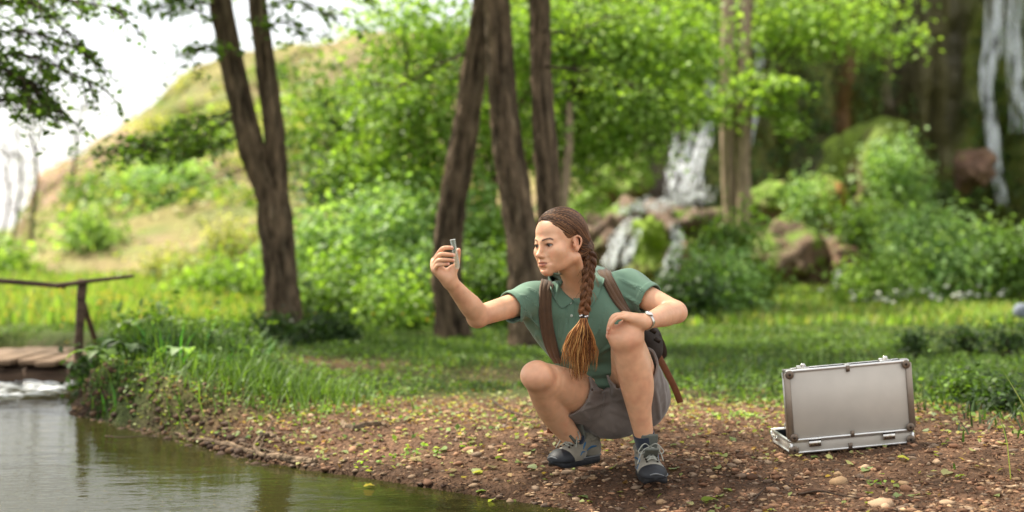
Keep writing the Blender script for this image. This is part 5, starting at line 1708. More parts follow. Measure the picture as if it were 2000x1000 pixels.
# ---- shoes and socks
def make_shoe(origin, yaw, side, pitch=0.0):
    """toe along -y of its own frame, ankle above the origin"""
    R = rot_axis((0, 0, 1), yaw) @ rot_axis((1, 0, 0), pitch)
    o = np.asarray(origin, float)
    W = lambda p: R @ np.asarray(p, float) + o
    root = mesh_np('shoe', *(lambda S: S.mesh(h=.003, smooth_iter=1))(upper_sdf(R, o)), M_SUEDE)
    root['label'] = 'grey suede hiking shoe with black toe'
    child(root, person)
    # toe cap and heel counter
    S = upper_sdf(R, o, .003)
    S.trims = [lambda X: ((X - o) @ R[:, 1]) + .128 + .55 * ((X - o) @ R[:, 2] - .03) * 1.0]
    child(mesh_np('toe_cap', *S.mesh(h=.003), M_RUBBER), root)
    # sole: outline lofted upwards, lugs cut in its side
    t = np.linspace(0, 2 * math.pi, 72, endpoint=False)
    yy = -.062 + .140 * np.cos(t)
    u = (yy + .202) / .280
    halfw = .049 * np.sqrt(np.clip(1 - (2 * u - 1) ** 6, 0, 1)) * (1 - .20 * np.exp(-((u - .62) / .20) ** 2) - .10 * (u > .6) * smooth01(u, .6, 1))
    xx = np.sign(np.sin(t)) * np.maximum(np.abs(np.sin(t)) ** .45, 0) * halfw + side * .006 * np.exp(-((u - .25) / .2) ** 2)
    spring = .014 * np.clip((.12 - u) / .12, 0, 1) ** 1.5
    lug = 1 + .035 * np.sign(np.sin(t * 26))
    levels = [(.000, .95, 1), (.002, 1.0, 1), (.014, 1.01, 1), (.018, 1.0, 0), (.030, .99, 0)]
    rings = [np.stack([xx * sc * (lug if lg else 1), -.062 + (yy + .062) * sc, z + spring], 1) for z, sc, lg in levels]
    Vv = np.concatenate(rings + [np.array([[0, -.06, .0]]), np.array([[0, -.06, .03]])])
    n = len(t)
    jj = np.arange(n)
    Fq = np.concatenate([np.stack([k * n + jj, k * n + (jj + 1) % n, (k + 1) * n + (jj + 1) % n, (k + 1) * n + jj], 1) for k in range(len(levels) - 1)])
    Tt = np.concatenate([np.stack([(jj + 1) % n, jj, np.full(n, n * 5)], 1), np.stack([4 * n + jj, 4 * n + (jj + 1) % n, np.full(n, n * 5 + 1)], 1)])
    Build().add(Vv @ R.T + o, Fq, Tt).obj('sole', M_RUBBER, root)
    mid = np.stack([xx * 1.015, -.062 + (yy + .062) * 1.012, .0285 + spring], 1) @ R.T + o
    sel = np.r_[np.arange(4, 68)]
    Build().tube(mid[sel], .0028, 6, ry=.0042, up0=R[:, 2]).obj('midsole', M_MIDSOLE, root)
    # tongue, standing up in front of the ankle
    S = SDF().frame(R, o)
    S.box((0, -.050, .128), (.031, .0055, .036), .005, rot=rot_axis((1, 0, 0), 24), k=.004)
    S.box((0, -.088, .088), (.026, .005, .05), .005, rot=rot_axis((1, 0, 0), 52), k=.02)
    child(mesh_np('tongue', *S.mesh(h=.003), M_TONGUE), root)
    # collar padding
    a = np.linspace(math.radians(-128), math.radians(128), 28)
    ring = np.array([W((.041 * math.sin(q), .012 + .044 * math.cos(q), .098 + .012 * math.cos(q))) for q in a])
    Build().tube(ring, .0075, 10, ry=.009).obj('ankle_padding', M_SUEDE, root)
    # eyelets and laces
    surf = upper_sdf(R, o)
    rows_ = [(-.125, .056), (-.106, .065), (-.087, .076), (-.069, .087), (-.052, .101)]
    def top(x, y):
        p = W((x, y, .2))
        return surf.project(p, -R[:, 2], .3)[0]
    L, Rr = [], []
    for y, _ in rows_:
        hw = .019 + .07 * (y + .125) * .6
        L.append(top(-hw, y) + R[:, 2] * .006)
        Rr.append(top(hw, y) + R[:, 2] * .006)
    b = Build()
    for i in range(5):
        c = (L[i] + Rr[i]) / 2 + R[:, 2] * .010 - R[:, 1] * .004
        b.tube(catmull([L[i], c, Rr[i]], 9), .0023, 6)
        if i < 4:
            for A, B_ in ((L[i], Rr[i + 1]), (Rr[i], L[i + 1])):
                c = (A + B_) / 2 + R[:, 2] * .012 - R[:, 1] * .003
                b.tube(catmull([A, c, B_], 9), .0022, 6)
    k0 = (L[4] + Rr[4]) / 2 + R[:, 2] * .014 - R[:, 1] * .012
    for sx, ln in ((-1, 1.0), (1, .8)):                                # bow loops and loose ends
        q1 = k0 + R @ np.array([sx * .022, -.016, .012])
        q2 = k0 + R @ np.array([sx * .045, -.032, -.012])
        b.tube(catmull([k0, q1, q2, k0 + R @ np.array([sx * .030, -.028, -.022]), k0], 20), .0022, 6)
        e1 = k0 + R @ np.array([sx * .030, -.03, -.012])
        e2 = k0 + R @ np.array([sx * .052 * ln, -.05, -.055 * ln])
        b.tube(catmull([k0, e1, e2], 14), .0021, 6)
    b.obj('laces', M_LACE, root)
    for p in L[:4] + Rr[:4] + [L[4], Rr[4]]:
        Vs, Fs, Ts = sphere_mesh(10, 6)
        Build().add(Vs * .0042 + p - R[:, 2] * .002, Fs, Ts).obj('eyelet', M_DARKMETAL, root)
    # blue and dark flashes on the sides
    for sx in (-1, 1):
        for pts, w in (([(.2, -.03, .052), (.2, -.012, .064), (.2, .012, .066)], .006), ([(.2, -.062, .060), (.2, -.05, .076), (.2, -.042, .086)], .005), ([(.2, -.095, .042), (.2, -.075, .052), (.2, -.05, .05)], .003)):
            pp = catmull([W((sx * x, y, z)) for x, y, z in pts], 10)
            pp = surf.project(pp, -R[:, 0] * sx, .3)
            g_ = surf.grad(pp)
            Build().tube(pp + g_ * .0004, w * np.sin(np.linspace(.25, 2.9, 10)), 8, ry=.0016, up0=np.cross(R[:, 1], g_[0])).obj('flash', M_BLUE, root)
    return root

def upper_sdf(R, o, e=0.0):
    S = SDF().frame(R, o)
    S.ell((0, .028, .050), (.037 + e, .048 + e, .055 + e), k=.02)
    S.ell((0, -.100, .036), (.0495 + e, .080 + e, .034 + e), k=.02)
    S.ell((0, -.150, .030), (.0435 + e, .050 + e, .029 + e), k=.02)
    S.chain([(0, .004, .082), (0, -.045, .072), (0, -.11, .045)], [.036 + e, .034 + e, .026 + e], k=.02)
    S.cap((0, .02, .06), (0, .018, .100), .038 + e, .040 + e, k=.02)
    S.plane((0, 0, .022), (0, 0, -1))
    S.plane((0, .02, .108), (0, .28, 1))
    return S

LS_O, RS_O = np.array([J['lankle'][0] + .002, 5.145, 0.0]), np.array([J['rankle'][0] + .018, 5.30, .022])
make_shoe(LS_O, 3, 1)
make_shoe(RS_O, -40, -1, -1)
for nm, an, kn, oo in (('l', J['lankle'], J['lknee'], LS_O), ('r', J['rankle'], J['rknee'], RS_O)):
    S = SDF()
    a_ = oo + np.array([0, .016, .06])
    t_ = an + (kn - an) * .17
    S.chain([a_, an, t_], [.028, .0335, .0400], k=.005)
    S.trims = [lambda X, t_=t_, n_=nrm(kn - an): (X - (t_ - n_ * .004)) @ n_]
    so_ = mesh_np('sock', *S.mesh(h=.003), M_SOCK)
    child(so_, person)

# ---- hair
BR_L = np.array([.036, .088, -.022])                                  # root of the braid, head frame
HC = np.array([0, .012, .042])
HS = SDF().frame(HEAD_R, J['head'], HEAD_S)
HS.ell((0, .016, .047), (.0795, .0945, .0845), k=.02)
HS.ell((0, -.018, .054), (.0655, .0655, .0560), k=.02)
HS.cap((0.0, .06, .02), BR_L, .048, .028, k=.04)
HS.ell((.0, .05, -.01), (.062, .05, .06), k=.03)
ax_h = nrm(BR_L - HC)
e1 = nrm(np.cross(ax_h, (0, 0, 1.0)))
e2 = np.cross(ax_h, e1)
def hair_post(X, v):
    q = (X - J['head']) @ HEAD_R / HEAD_S - HC
    psi = np.arctan2(q @ e2, q @ e1)
    al = q @ ax_h
    s1 = noise3(np.stack([np.cos(psi) * 9, np.sin(psi) * 9, al * 6], -1), 1.0, 41)
    s2 = noise3(np.stack([np.cos(psi) * 26, np.sin(psi) * 26, al * 8], -1), 1.0, 42)
    edge = smooth01(hair_trim(X), -.030, .0)
    return v + (s1 * .0036 + s2 * .0022) * (1 - .3 * edge) + .0075 * edge * (q[..., 1] < .02)
HS.post = hair_post
def hair_trim(X):
    q = (X - J['head']) @ HEAD_R / HEAD_S
    jag = .0035 * noise3(q, 60, 50) + .0025 * noise3(q, 150, 51)
    n = nrm([0, -.083, -.061])
    x = np.abs(q[..., 0])
    line = (q - np.array([0, -.070, .090])) @ n + jag - .008 * smooth01(x, .028, .055) + .006 * np.exp(-(x / .02) ** 2) * 0
    # the ear lies in front of the hair
    ear = .034 - np.sqrt(((q[..., 1] - .008) / 1.0) ** 2 + ((q[..., 2] + .014) / 1.05) ** 2) + jag
    ear = np.where(x > .045, ear, -1)
    return np.maximum(line, ear) * HEAD_S
HS.trims = [hair_trim]
V, Q = HS.mesh(h=.0028, smooth_iter=1)
q = (V - J['head']) @ HEAD_R / HEAD_S - HC
psi = np.arctan2(q @ e2, q @ e1)
HAIR_D, HAIR_M, HAIR_L = np.array(lin('#2a1b13')), np.array(lin('#4a3324')), np.array(lin('#8c6444'))
st = noise3(np.stack([np.cos(psi) * 30, np.sin(psi) * 30, (q @ ax_h) * 5], -1), 1, 60)[:, None]
hc = HAIR_M * (1 + .35 * st)
hc = np.where(st > .35, hc * .5 + HAIR_L * .5, hc)
hair = mesh_np('hair', V, Q, M_HAIR, None, True, np.clip(hc, 0.004, 1))
hair['label'] = 'long chestnut hair plaited into one braid'
child(hair, person)
# single strands combed from the hairline to the braid
HS0 = SDF(); HS0.ops = HS.ops
rs = np.random.default_rng(5)
N = 1150
ps = rs.uniform(-math.pi, math.pi, N)
th0 = 3.05 * rs.uniform(.1, 1, N) ** .6
paths = []
for i in range(N):
    th = np.linspace(th0[i], th0[i] * .12 + .03, 16)
    wob = ps[i] + .05 * np.sin(np.linspace(0, 3, 16) + rs.uniform(0, 6))
    dv = np.cos(th)[:, None] * ax_h + np.sin(th)[:, None] * (np.cos(wob)[:, None] * e1 + np.sin(wob)[:, None] * e2)
    paths.append(HC + dv * .08)
PT = np.array(paths).reshape(-1, 3)
PW = PT * HEAD_S @ HEAD_R.T + J['head']
for _ in range(10):
    PW = PW - HS0.grad(PW) * np.clip(HS0.at(PW), -.03, .03)[:, None] * .8
PW = PW + HS0.grad(PW) * (.0012 - .0085 * smooth01(hair_trim(PW), -.030, .0) * (((PW - J['head']) @ HEAD_R)[:, 1] < .02))[:, None]
PW = PW.reshape(N, 16, 3)
ok = hair_trim(PW)
b = Build()
for i in range(N):
    good = ok[i] < .0005
    if good.sum() < 6:
        continue
    k = np.argmax(good)
    pp = PW[i][k:][good[k:].cumprod().astype(bool)]
    if len(pp) < 5:
        continue
    c = HAIR_M * rs.uniform(.5, 1.25) if rs.random() < .62 else HAIR_L * rs.uniform(.6, 1.15)
    b.tube(pp, .0010 * np.sin(np.linspace(.35, 2.9, len(pp))) + .0002, 4, col=c, ry=None)
b.obj('combed_strands', M_HAIR, hair, True, True)['kind'] = 'stuff'

# braid: three strands laid over one another, each a grooved lock
bc = np.array([head_w(BR_L - np.array([0, .012, 0])), P(1152, 505, 5.10), P(1150, 530, 5.085), P(1147, 560, 5.07), P(1143, 592, 5.06), P(1140, 618, 5.06)])
def rest_on_shirt(pts, off):
    pts = np.array(pts, float)
    for i, p in enumerate(pts):
        v = SHIRT_SURF.at(p)[0]
        if v < off:
            h = SHIRT_SURF.project(p - np.array([0, .4, 0]), (0, 1, 0), .8)[0]
            pts[i] = h - np.array([0, off, 0])
    return pts
bc[2:] = rest_on_shirt(bc[2:], .026)
bl = catmull(bc, 120)
T_, N_, B_ = frames(bl, (1, 0, 0))
per = 3.3
b = Build()
tt = np.linspace(0, 1, 120)
wid = .0135 * (1.15 - .35 * tt)
for i in range(3):
    ph = tt * per * 2 * math.pi + i * 2 * math.pi / 3
    path = bl + N_ * (np.sin(ph) * wid)[:, None] + B_ * (np.sin(2 * ph) * wid * .62)[:, None]
    seg = 22
    a = np.linspace(0, 2 * math.pi, seg, endpoint=False)
    groove = 1 + .2 * np.random.default_rng(i + 3).uniform(-1, 1, seg)
    prof = np.stack([np.cos(a) * groove, np.sin(a) * groove], 1)
    Vt, Ft, Tt = tube(path, .0118 * (1.12 - .35 * tt), ry=.0100 * (1.12 - .35 * tt), prof=prof, up0=(1, 0, 0))
    cs = np.random.default_rng(i + 30).uniform(0, 1, seg)[None, :]
    mix = np.clip(tt[:, None] * .9 + .0, 0, 1)
    base = HAIR_M[None, None] * .8 * (1 - mix[..., None]) + np.array(lin('#7d5030'))[None, None] * mix[..., None]
    cc = base * (.45 + .95 * cs[..., None])
    b.add(Vt, Ft, Tt, np.vstack([cc.reshape(-1, 3), cc[0, :1], cc[-1, :1]]))
b.obj('braid', M_HAIR, hair, True, True)
# stray hairs round the braid and the hairline
b = Build()
for i in range(150):
    k = rs.integers(5, 105)
    p0 = bl[k] + N_[k] * rs.uniform(-.018, .018) - np.array([0, .012, 0])
    d_ = rs.normal(0, 1, 3) * .012
    b.tube(catmull([p0, p0 + d_ * .6 + np.array([0, -.004, .0]), p0 + d_ + (bl[min(k + 10, 119)] - bl[k])], 7), .00055, 4, col=HAIR_L * .8)
for i in range(170):
    s = rs.choice([-1, 1], p=[.25, .75])
    x0 = s * rs.uniform(0, .06)
    z0 = .096 - (abs(x0) / .06) ** 2 * .03
    p0 = np.array([x0, -.064 + (abs(x0) / .06) ** 2 * .03, z0])
    pts = [p0, p0 + np.array([s * .004, .012, .012]), p0 + np.array([s * .010, .034, .017 + rs.uniform(-.003, .005)])]
    b.tube(catmull([head_w(p) for p in pts], 7), .0005, 4, col=HAIR_M)
b.obj('stray_hairs', M_HAIR, hair, True, True)['kind'] = 'stuff'
# hair tie and loose tail
tie = bl[-1]
a = np.linspace(0, 2 * math.pi, 20)
b = Build()
for k in range(3):
    c = tie + T_[-1] * (k - 1) * .005
    b.tube(np.array([c + N_[-1] * math.cos(q) * .0135 + B_[-1] * math.sin(q) * .0125 for q in a]), .0032, 6)
tie_o = b.obj('hair_tie', M_DARKMETAL, hair)
Vs, Fs, Ts = sphere_mesh(10, 7)
for k in range(5):
    q = math.radians(-60 + 62 * k)
    Build().add(Vs * .0048 + tie + N_[-1] * math.cos(q) * .013 - np.abs(B_[-1]) * .0 + np.array([0, -.0125, .003 * (k % 2)]) * 1.0 + N_[-1] * 0, Fs, Ts).obj('bead', material('bead', (.6, .6, .6), .25, .9), tie_o)
b = Build()
TAIL = catmull([P(1140, 622, 5.03), P(1134, 655, 5.03), P(1131, 695, 5.04), P(1130, 745, 5.05)], 16)
TAIL = rest_on_shirt(TAIL, .03)
TAIL[:, 1] = np.minimum.accumulate(TAIL[:, 1]) * .5 + TAIL[:, 1] * .5
TC = [np.array(lin(c)) for c in ('#7d4a26', '#9c6232', '#bd8246', '#cf9c5e', '#5f361b')]
tu = np.linspace(0, 1, 26)
TLs = catmull(TAIL, 26)
spread = np.interp(tu, [0, .08, .3, .6, .85, 1], [.009, .014, .034, .055, .052, .034])
for i in range(560):
    u0, v0 = rs.normal(0, .52), rs.normal(0, .45)
    u0, v0 = np.clip(u0, -1.15, 1.15), np.clip(v0, -1, 1)
    ln = rs.uniform(.62, 1.0) if abs(u0) < .6 else rs.uniform(.5, .88)
    ph, fr = rs.uniform(0, 6.28), rs.uniform(9, 15)
    t2 = tu * ln
    ctr = np.stack([np.interp(t2, tu, TLs[:, j]) for j in range(3)], 1)
    sp = np.interp(t2, tu, spread)
    off = u0 * sp + .0042 * np.sin(fr * t2 + ph) * smooth01(t2, .08, .4)
    dep = v0 * np.minimum(sp, .022) * .8 + .0030 * np.cos(fr * t2 + ph * 1.3)
    pp = ctr + np.array([1, 0, 0]) * off[:, None] + np.array([0, 1, 0]) * dep[:, None]
    c = TC[rs.integers(0, 5)] * rs.uniform(.7, 1.2)
    r = .0012 * np.interp(np.linspace(0, 1, 26), [0, .5, 1], [1, 1, .25])
    b.tube(pp, r, 5, col=c)
b.obj('loose_tail', M_HAIR, hair, True, True)['kind'] = 'stuff'

# ---- backpack (worn, a thing of its own)
pack = empty('backpack', tuple(J['pelvis'] + back_t * .2))
tag(pack, 'dark brown cloth backpack worn by the crouching woman, straps over both shoulders', 'backpack')
def ribbon(path, nor, w, t, groove=True):
    """a padded strap: profile in (side, normal)"""
    path, nor = np.asarray(path, float), nrm(nor)
    T = nrm(np.gradient(path, axis=0))
    nor = nrm(nor - T * (nor * T).sum(1)[:, None])
    sd = np.cross(T, nor)
    pr = [(-1, 0), (-1, .55), (-.93, .85), (-.8, 1), (-.72, .75), (-.62, 1.0), (-.12, 1.05), (0, .7), (.12, 1.05), (.62, 1.0), (.72, .75), (.8, 1), (.93, .85), (1, .55), (1, 0)] if groove else [(-1, 0), (-1, .8), (-.9, 1), (.9, 1), (1, .8), (1, 0)]
    pr = np.array(pr)
    w = np.broadcast_to(w, len(path))
    V = path[:, None] + sd[:, None] * (pr[None, :, :1] * w[:, None, None]) + nor[:, None] * (pr[None, :, 1:] * t)
    m, n = len(pr), len(path)
    idx = np.arange(n * m).reshape(n, m)
    nx = np.roll(idx, -1, 1)
    F = np.stack([idx[:-1], nx[:-1], nx[1:], idx[1:]], -1).reshape(-1, 4)
    return V.reshape(-1, 3), F
def strap_path(pix, n=40, off=.001):
    p = catmull([P(x, y, 4.75) for x, y in pix], n)
    dirs = nrm(p - np.array([0, 0, CAM_H]))
    h = SHIRT_SURF.project(p, dirs, .9)
    g = SHIRT_SURF.grad(h)
    for _ in range(6):
        h[1:-1] = h[1:-1] * .4 + (h[:-2] + h[2:]) * .3
        g[1:-1] = nrm(g[1:-1] * .4 + (g[:-2] + g[2:]) * .3)
    v = SHIRT_SURF.at(h)
    h = h + g * np.maximum(off - v, 0)[:, None]
    return h, g
for pix in ([(1069, 549), (1064, 572), (1064, 610), (1070, 650), (1082, 688), (1091, 706)], [(1173, 527), (1186, 548), (1203, 580), (1223, 612), (1246, 648)]):
    h, g = strap_path(pix)
    # carry it over the shoulder to the back
    top = h[0] + np.array([0, .05, .010])
    bk = top + back_t * .10 - up_t * .04
    bk2 = bk + back_t * .04 - up_t * .10
    ext = catmull([bk2, bk, top + back_t * .03, h[0]], 18)[:-1]
    for _ in range(8):
        ext = ext - SHIRT_SURF.grad(ext) * (SHIRT_SURF.at(ext) - .001)[:, None] * .7
    ge = np.array([nrm(g[0] * (i / 17) + nrm(up_t * .8 + back_t * .6) * (1 - i / 17)) for i in range(17)])
    pth = np.vstack([ext, h]); nn = np.vstack([ge, g])
    w = np.full(len(pth), .0245)
    w[-12:] = np.linspace(.0245, .017, 12)
    Vr, Fr = ribbon(pth, nn, w, .010)
    child(mesh_np('shoulder_strap', Vr, Fr, M_STRAP), pack)
S = SDF().frame(TOR_R, J['pelvis'])
S.box((.05, .205, .22), (.105, .075, .17), .06, k=.03)
S.frame()
S.ell(P(1262, 668, 5.42), (.062, .06, .07), k=.04)
S.ell(P(1272, 690, 5.42), (.040, .05, .05), k=.03)
S.post = lambda X, v: v + noise3(X, 16, 71) * .008 + noise3(X, 40, 72) * .002
bag = child(mesh_np('bag', *S.mesh(h=.006), M_BAG), pack)
b = Build()
S2 = S
side_strap = catmull([P(1285, 655, 5.4), P(1294, 672, 5.42), P(1298, 692, 5.43), P(1288, 700, 5.43)], 16)
Vr, Fr = ribbon(side_strap, np.tile([0.2, -1, .1], (16, 1)), .009, .004, False)
child(mesh_np('side_strap', Vr, Fr, M_STRAP_EDGE), pack)
for px, py in ((1284, 664), (1276, 646)):
    bb = Build().box(P(px, py, 5.33), (.026, .008, .018), rot_axis((0, 1, 0), 30), bev=.002)
    bb.obj('buckle', M_DARKMETAL, pack)
ws = catmull([P(1283, 690, 5.40), P(1300, 722, 5.40), P(1318, 758, 5.41), P(1329, 786, 5.42)], 20)
Vr, Fr = ribbon(ws, np.tile([-.3, -1, .2], (20, 1)), .0125, .0035, False)
child(mesh_np('hanging_strap', Vr, Fr, M_LEATHER), pack)
ws = catmull([P(1096, 760, 5.45), P(1084, 800, 5.46), P(1074, 846, 5.48)], 14)
Vr, Fr = ribbon(ws, np.tile([.1, -1, .1], (14, 1)), .0130, .0035, False)
child(mesh_np('hanging_strap', Vr, Fr, M_LEATHER), pack)
ws = catmull([P(1090, 702, 5.22), P(1094, 716, 5.28), P(1100, 735, 5.36)], 12)
Vr, Fr = ribbon(ws, np.tile([-.4, -1, .3], (12, 1)), .011, .004, False)
child(mesh_np('strap_adjuster', Vr, Fr, M_STRAP_EDGE), pack)

# ---- wrist watch
M_STEEL = material('watch_steel', (.62, .6, .57), .28, 1.0, vary=(120, .1))
wc = J['lwri'] + nrm(J['lelb'] - J['lwri']) * .012
wax = nrm(J['lelb'] - J['lwri'])
wn_ = nrm(np.array([-.15, -.75, .62]) - wax * np.dot(np.array([-.15, -.75, .62]), wax))
wb_ = np.cross(wax, wn_)
watch = empty('wrist_watch', tuple(wc))
tag(watch, 'silver wrist watch with round white dial on the wrist resting on the knee', 'watch')
a = np.linspace(0, 2 * math.pi, 40)
loop = np.array([wc + wn_ * math.cos(q) * .0275 + wb_ * math.sin(q) * .0285 for q in a])
nl = nrm(loop - wc)
Vr, Fr = ribbon(loop, nl, .0065, .0025, False)
child(mesh_np('band', Vr, Fr, M_STEEL), watch)
def disc(c, n, r, h, seg=28, mat=None, name='disc', parent=None):
    Vt, Ft, Tt = tube(np.array([c, c + n * h * .8, c + n * h]), [r, r, r * .9], seg)
    return Build().add(Vt, Ft, Tt).obj(name, mat, parent)
fc = wc + wn_ * .0285
disc(fc, wn_, .0145, .006, mat=M_STEEL, name='watch_case', parent=watch)
dial = disc(fc + wn_ * .0058, wn_, .0115, .0012, mat=material('dial', (.75, .76, .76), .2), name='dial', parent=watch)
b = Build()
for k in range(12):
    q = 2 * math.pi * k / 12
    p = fc + wn_ * .0072 + (wax * math.cos(q) + wb_ * math.sin(q)) * .0095
    b.box(p, (.0012, .0012, .0006))
b.tube(np.array([fc + wn_ * .0076, fc + wn_ * .0076 + wax * .007 + wb_ * .002]), .0005, 4)
b.tube(np.array([fc + wn_ * .0076, fc + wn_ * .0076 - wb_ * .0055 + wax * .001]), .0006, 4)
b.obj('hands', M_DARKMETAL, watch)
disc(fc + wax * .0 + wb_ * .0145 + wn_ * .003, wb_, .0022, .003, 10, M_STEEL, 'crown', watch)

# ---- test tube
tt0, tt1 = zr(533, 152, TY), zr(620, 628, TY - .004)
ta = nrm(tt1 - tt0)
TLEN = float(np.linalg.norm(tt1 - tt0))
glass = bpy.data.materials.new('clear_plastic')
glass.use_nodes = True
nt = glass.node_tree
bs = nt.nodes['Principled BSDF']
bs.inputs['Base Color'].default_value = (.86, .9, .86, 1)
bs.inputs['Roughness'].default_value = .25
bs.inputs['Transmission Weight'].default_value = .35
tr = nt.nodes.new('ShaderNodeBsdfTransparent')
tr.inputs['Color'].default_value = (.93, .96, .95, 1)
mx = nt.nodes.new('ShaderNodeMixShader')
fr = nt.nodes.new('ShaderNodeLayerWeight')
fr.inputs['Blend'].default_value = .35
mr = nt.nodes.new('ShaderNodeMapRange')
mr.inputs[3].default_value, mr.inputs[4].default_value = .08, .5
nt.links.new(fr.outputs['Facing'], mr.inputs[0])
nt.links.new(mr.outputs[0], mx.inputs[0])
nt.links.new(tr.outputs[0], mx.inputs[1]); nt.links.new(bs.outputs[0], mx.inputs[2])
nt.links.new(mx.outputs[0], nt.nodes['Material Output'].inputs['Surface'])
tube_o = empty('test_tube', tuple(tt1))
tag(tube_o, 'clear test tube of water held up between fingers and thumb', 'test tube')
u_ = np.linspace(0, 1, 7)
R0 = .0088
outp = [tt0 + ta * (TLEN - R0) * q for q in np.linspace(0, 1, 8)] + [tt1 - ta * R0 * (1 - math.sin(q)) for q in np.radians([25, 50, 70, 85])]
outr = [R0 + .0008, R0, R0, R0, R0, R0, R0, R0] + [R0 * math.cos(q) for q in np.radians([25, 50, 70, 85])]
Vt, Ft, Tt = tube(np.array(outp), np.array(outr), 24, cap=False)
Build().add(Vt, Ft).obj('glass_wall', glass, tube_o)
Vt, Ft, Tt = tube(np.array(outp[:8]) , np.full(8, R0 - .0012), 24, cap=False)
Build().add(Vt, Ft[:, ::-1]).obj('inner_wall', glass, tube_o)
ring = np.array([tt0 + (np.cross(ta, [0, 1, 0])) * math.cos(q) * R0 + np.cross(ta, np.cross(ta, [0, 1, 0])) * math.sin(q) * R0 for q in a])
Build().tube(ring, .0011, 6).obj('rim', material('rim', (.75, .78, .77), .2), tube_o)
liq = bpy.data.materials.new('sample_water')
liq.use_nodes = True
bs = liq.node_tree.nodes['Principled BSDF']
bs.inputs['Base Color'].default_value = (.78, .82, .72, 1)
bs.inputs['Roughness'].default_value = .05
bs.inputs['Transmission Weight'].default_value = .85
bs.inputs['IOR'].default_value = 1.05
lp = [tt1 - ta * q for q in (.055, .04, .025, .012, .006, .003)]
Vt, Ft, Tt = tube(np.array(lp), [R0 - .002, R0 - .002, R0 - .002, R0 - .002, R0 * .62, R0 * .3], 20)
Build().add(Vt, Ft, Tt).obj('water_sample', liq, tube_o)
# ------------------------------------------------------------------ gravel, stones, fallen leaves, roots, bridge, case
rs = np.random.default_rng(33)
M_TWIG2 = material('bark_chip', (.1, .06, .04), .95, attr=True, vary=(40, .3))
PEB = [np.array(lin(c)) for c in ('#967257', '#7f5d46', '#a08363', '#624634', '#84705d', '#6f4f3a', '#a58b70', '#4f3625', '#6b594a')]
M_STONE = material('pebble', (.3, .2, .15), .85, attr=True, vary=(60, .25), bump=(140, .4, .004), spec=.25)
def gravel_density(x, y):
    s = bank_dist(x, y)
    return (.35 + .65 * smooth01(noise3(np.stack([x, y, x * 0], -1), 2.6, 81) + .5 * noise3(np.stack([x, y, x * 0], -1), 7, 82), -.5, .3)) * (s > -.25) * np.clip(1 - grassy(x, y) * 1.15, .02, 1) * np.where(s < 0, .6, 1) * (1 - .75 * smooth01(-x, 1.2, 1.9))
n = 80000
y = 4.25 + 3.9 * rs.uniform(0, 1, n) ** 1.35
x = rs.uniform(-2.1, 2.9, n)
k = (rs.uniform(0, 1, n) < gravel_density(x, y) * .46 * np.clip(5.2 / y, 0, 1) ** 2) & (np.abs(x / y) < .42)
x, y = x[k], y[k]
N = len(x)
size = np.clip(rs.lognormal(math.log(.0062), .5, N), .0025, .020)
Vi, Fi = ICO1
A = rs.normal(0, 1, (N, 3))
ang = rs.uniform(0, 6.28, N)
ca, sa = np.cos(ang), np.sin(ang)
sc = np.stack([size * rs.uniform(.8, 1.5, N), size * rs.uniform(.7, 1.2, N), size * rs.uniform(.28, .62, N)], 1)
shapes = np.stack([Vi * (1 + .38 * rs.uniform(-1, 1, (len(Vi), 1))) for _ in range(24)])
B = shapes[rs.integers(0, 24, N)] * sc[:, None, :]
X_ = B[..., 0] * ca[:, None] - B[..., 1] * sa[:, None]
Y_ = B[..., 0] * sa[:, None] + B[..., 1] * ca[:, None]
zz = G(x, y) + sc[:, 2] * .25
V = np.stack([X_ + x[:, None], Y_ + y[:, None], B[..., 2] + zz[:, None]], -1).reshape(-1, 3)
F = (np.arange(N)[:, None, None] * len(Vi) + Fi[None]).reshape(-1, 3)
pc = np.array(PEB)[rs.integers(0, len(PEB), N)] * (1 + .25 * rs.uniform(-1, 1, (N, 1)))
wetp = 1 - .5 * (1 - smooth01(bank_dist(x, y), .0, .18))[:, None]
o = mesh_np('gravel', V, F, M_STONE, None, False, np.clip(np.repeat(pc * wetp, len(Vi), 0), .01, 1))
tag(o, 'brown and tan gravel covering the stream bank', 'gravel', kind='stuff')
print('pebbles', N)
# larger stones, each its own piece of the ground
stone_me = []
for i in range(9):
    Vs, Fs = ICO2
    Vv = Vs * np.array([1, rs.uniform(.7, .95), rs.uniform(.45, .7)])
    Vv = Vv + nrm(Vv) * (fbm(Vv + i * 5, 1.3, 3, i) * .22)[:, None]
    c = PEB[i % len(PEB)] * .95
    st = mesh_np('stone', Vv, Fs, M_STONE, None, True, np.broadcast_to(c, (len(Vv), 3)) * (1 + .2 * fbm(Vv, 3, 2, i)[:, None]))
    stone_me.append(st.data)
    bpy.data.objects.remove(st)
def put_stone(x, y, r, z=None):
    o = bpy.data.objects.new('stone', stone_me[rs.integers(0, 9)])
    COL.objects.link(o)
    o.parent = ground
    o.location = (x, y, float(G(np.array(x), np.array(y))) + r * .12 if z is None else z)
    o.scale = (r * rs.uniform(.9, 1.3), r * rs.uniform(.8, 1.1), r * rs.uniform(.8, 1.1))
    o.rotation_euler = (rs.uniform(-.2, .2), rs.uniform(-.2, .2), rs.uniform(0, 6.28))
    return o
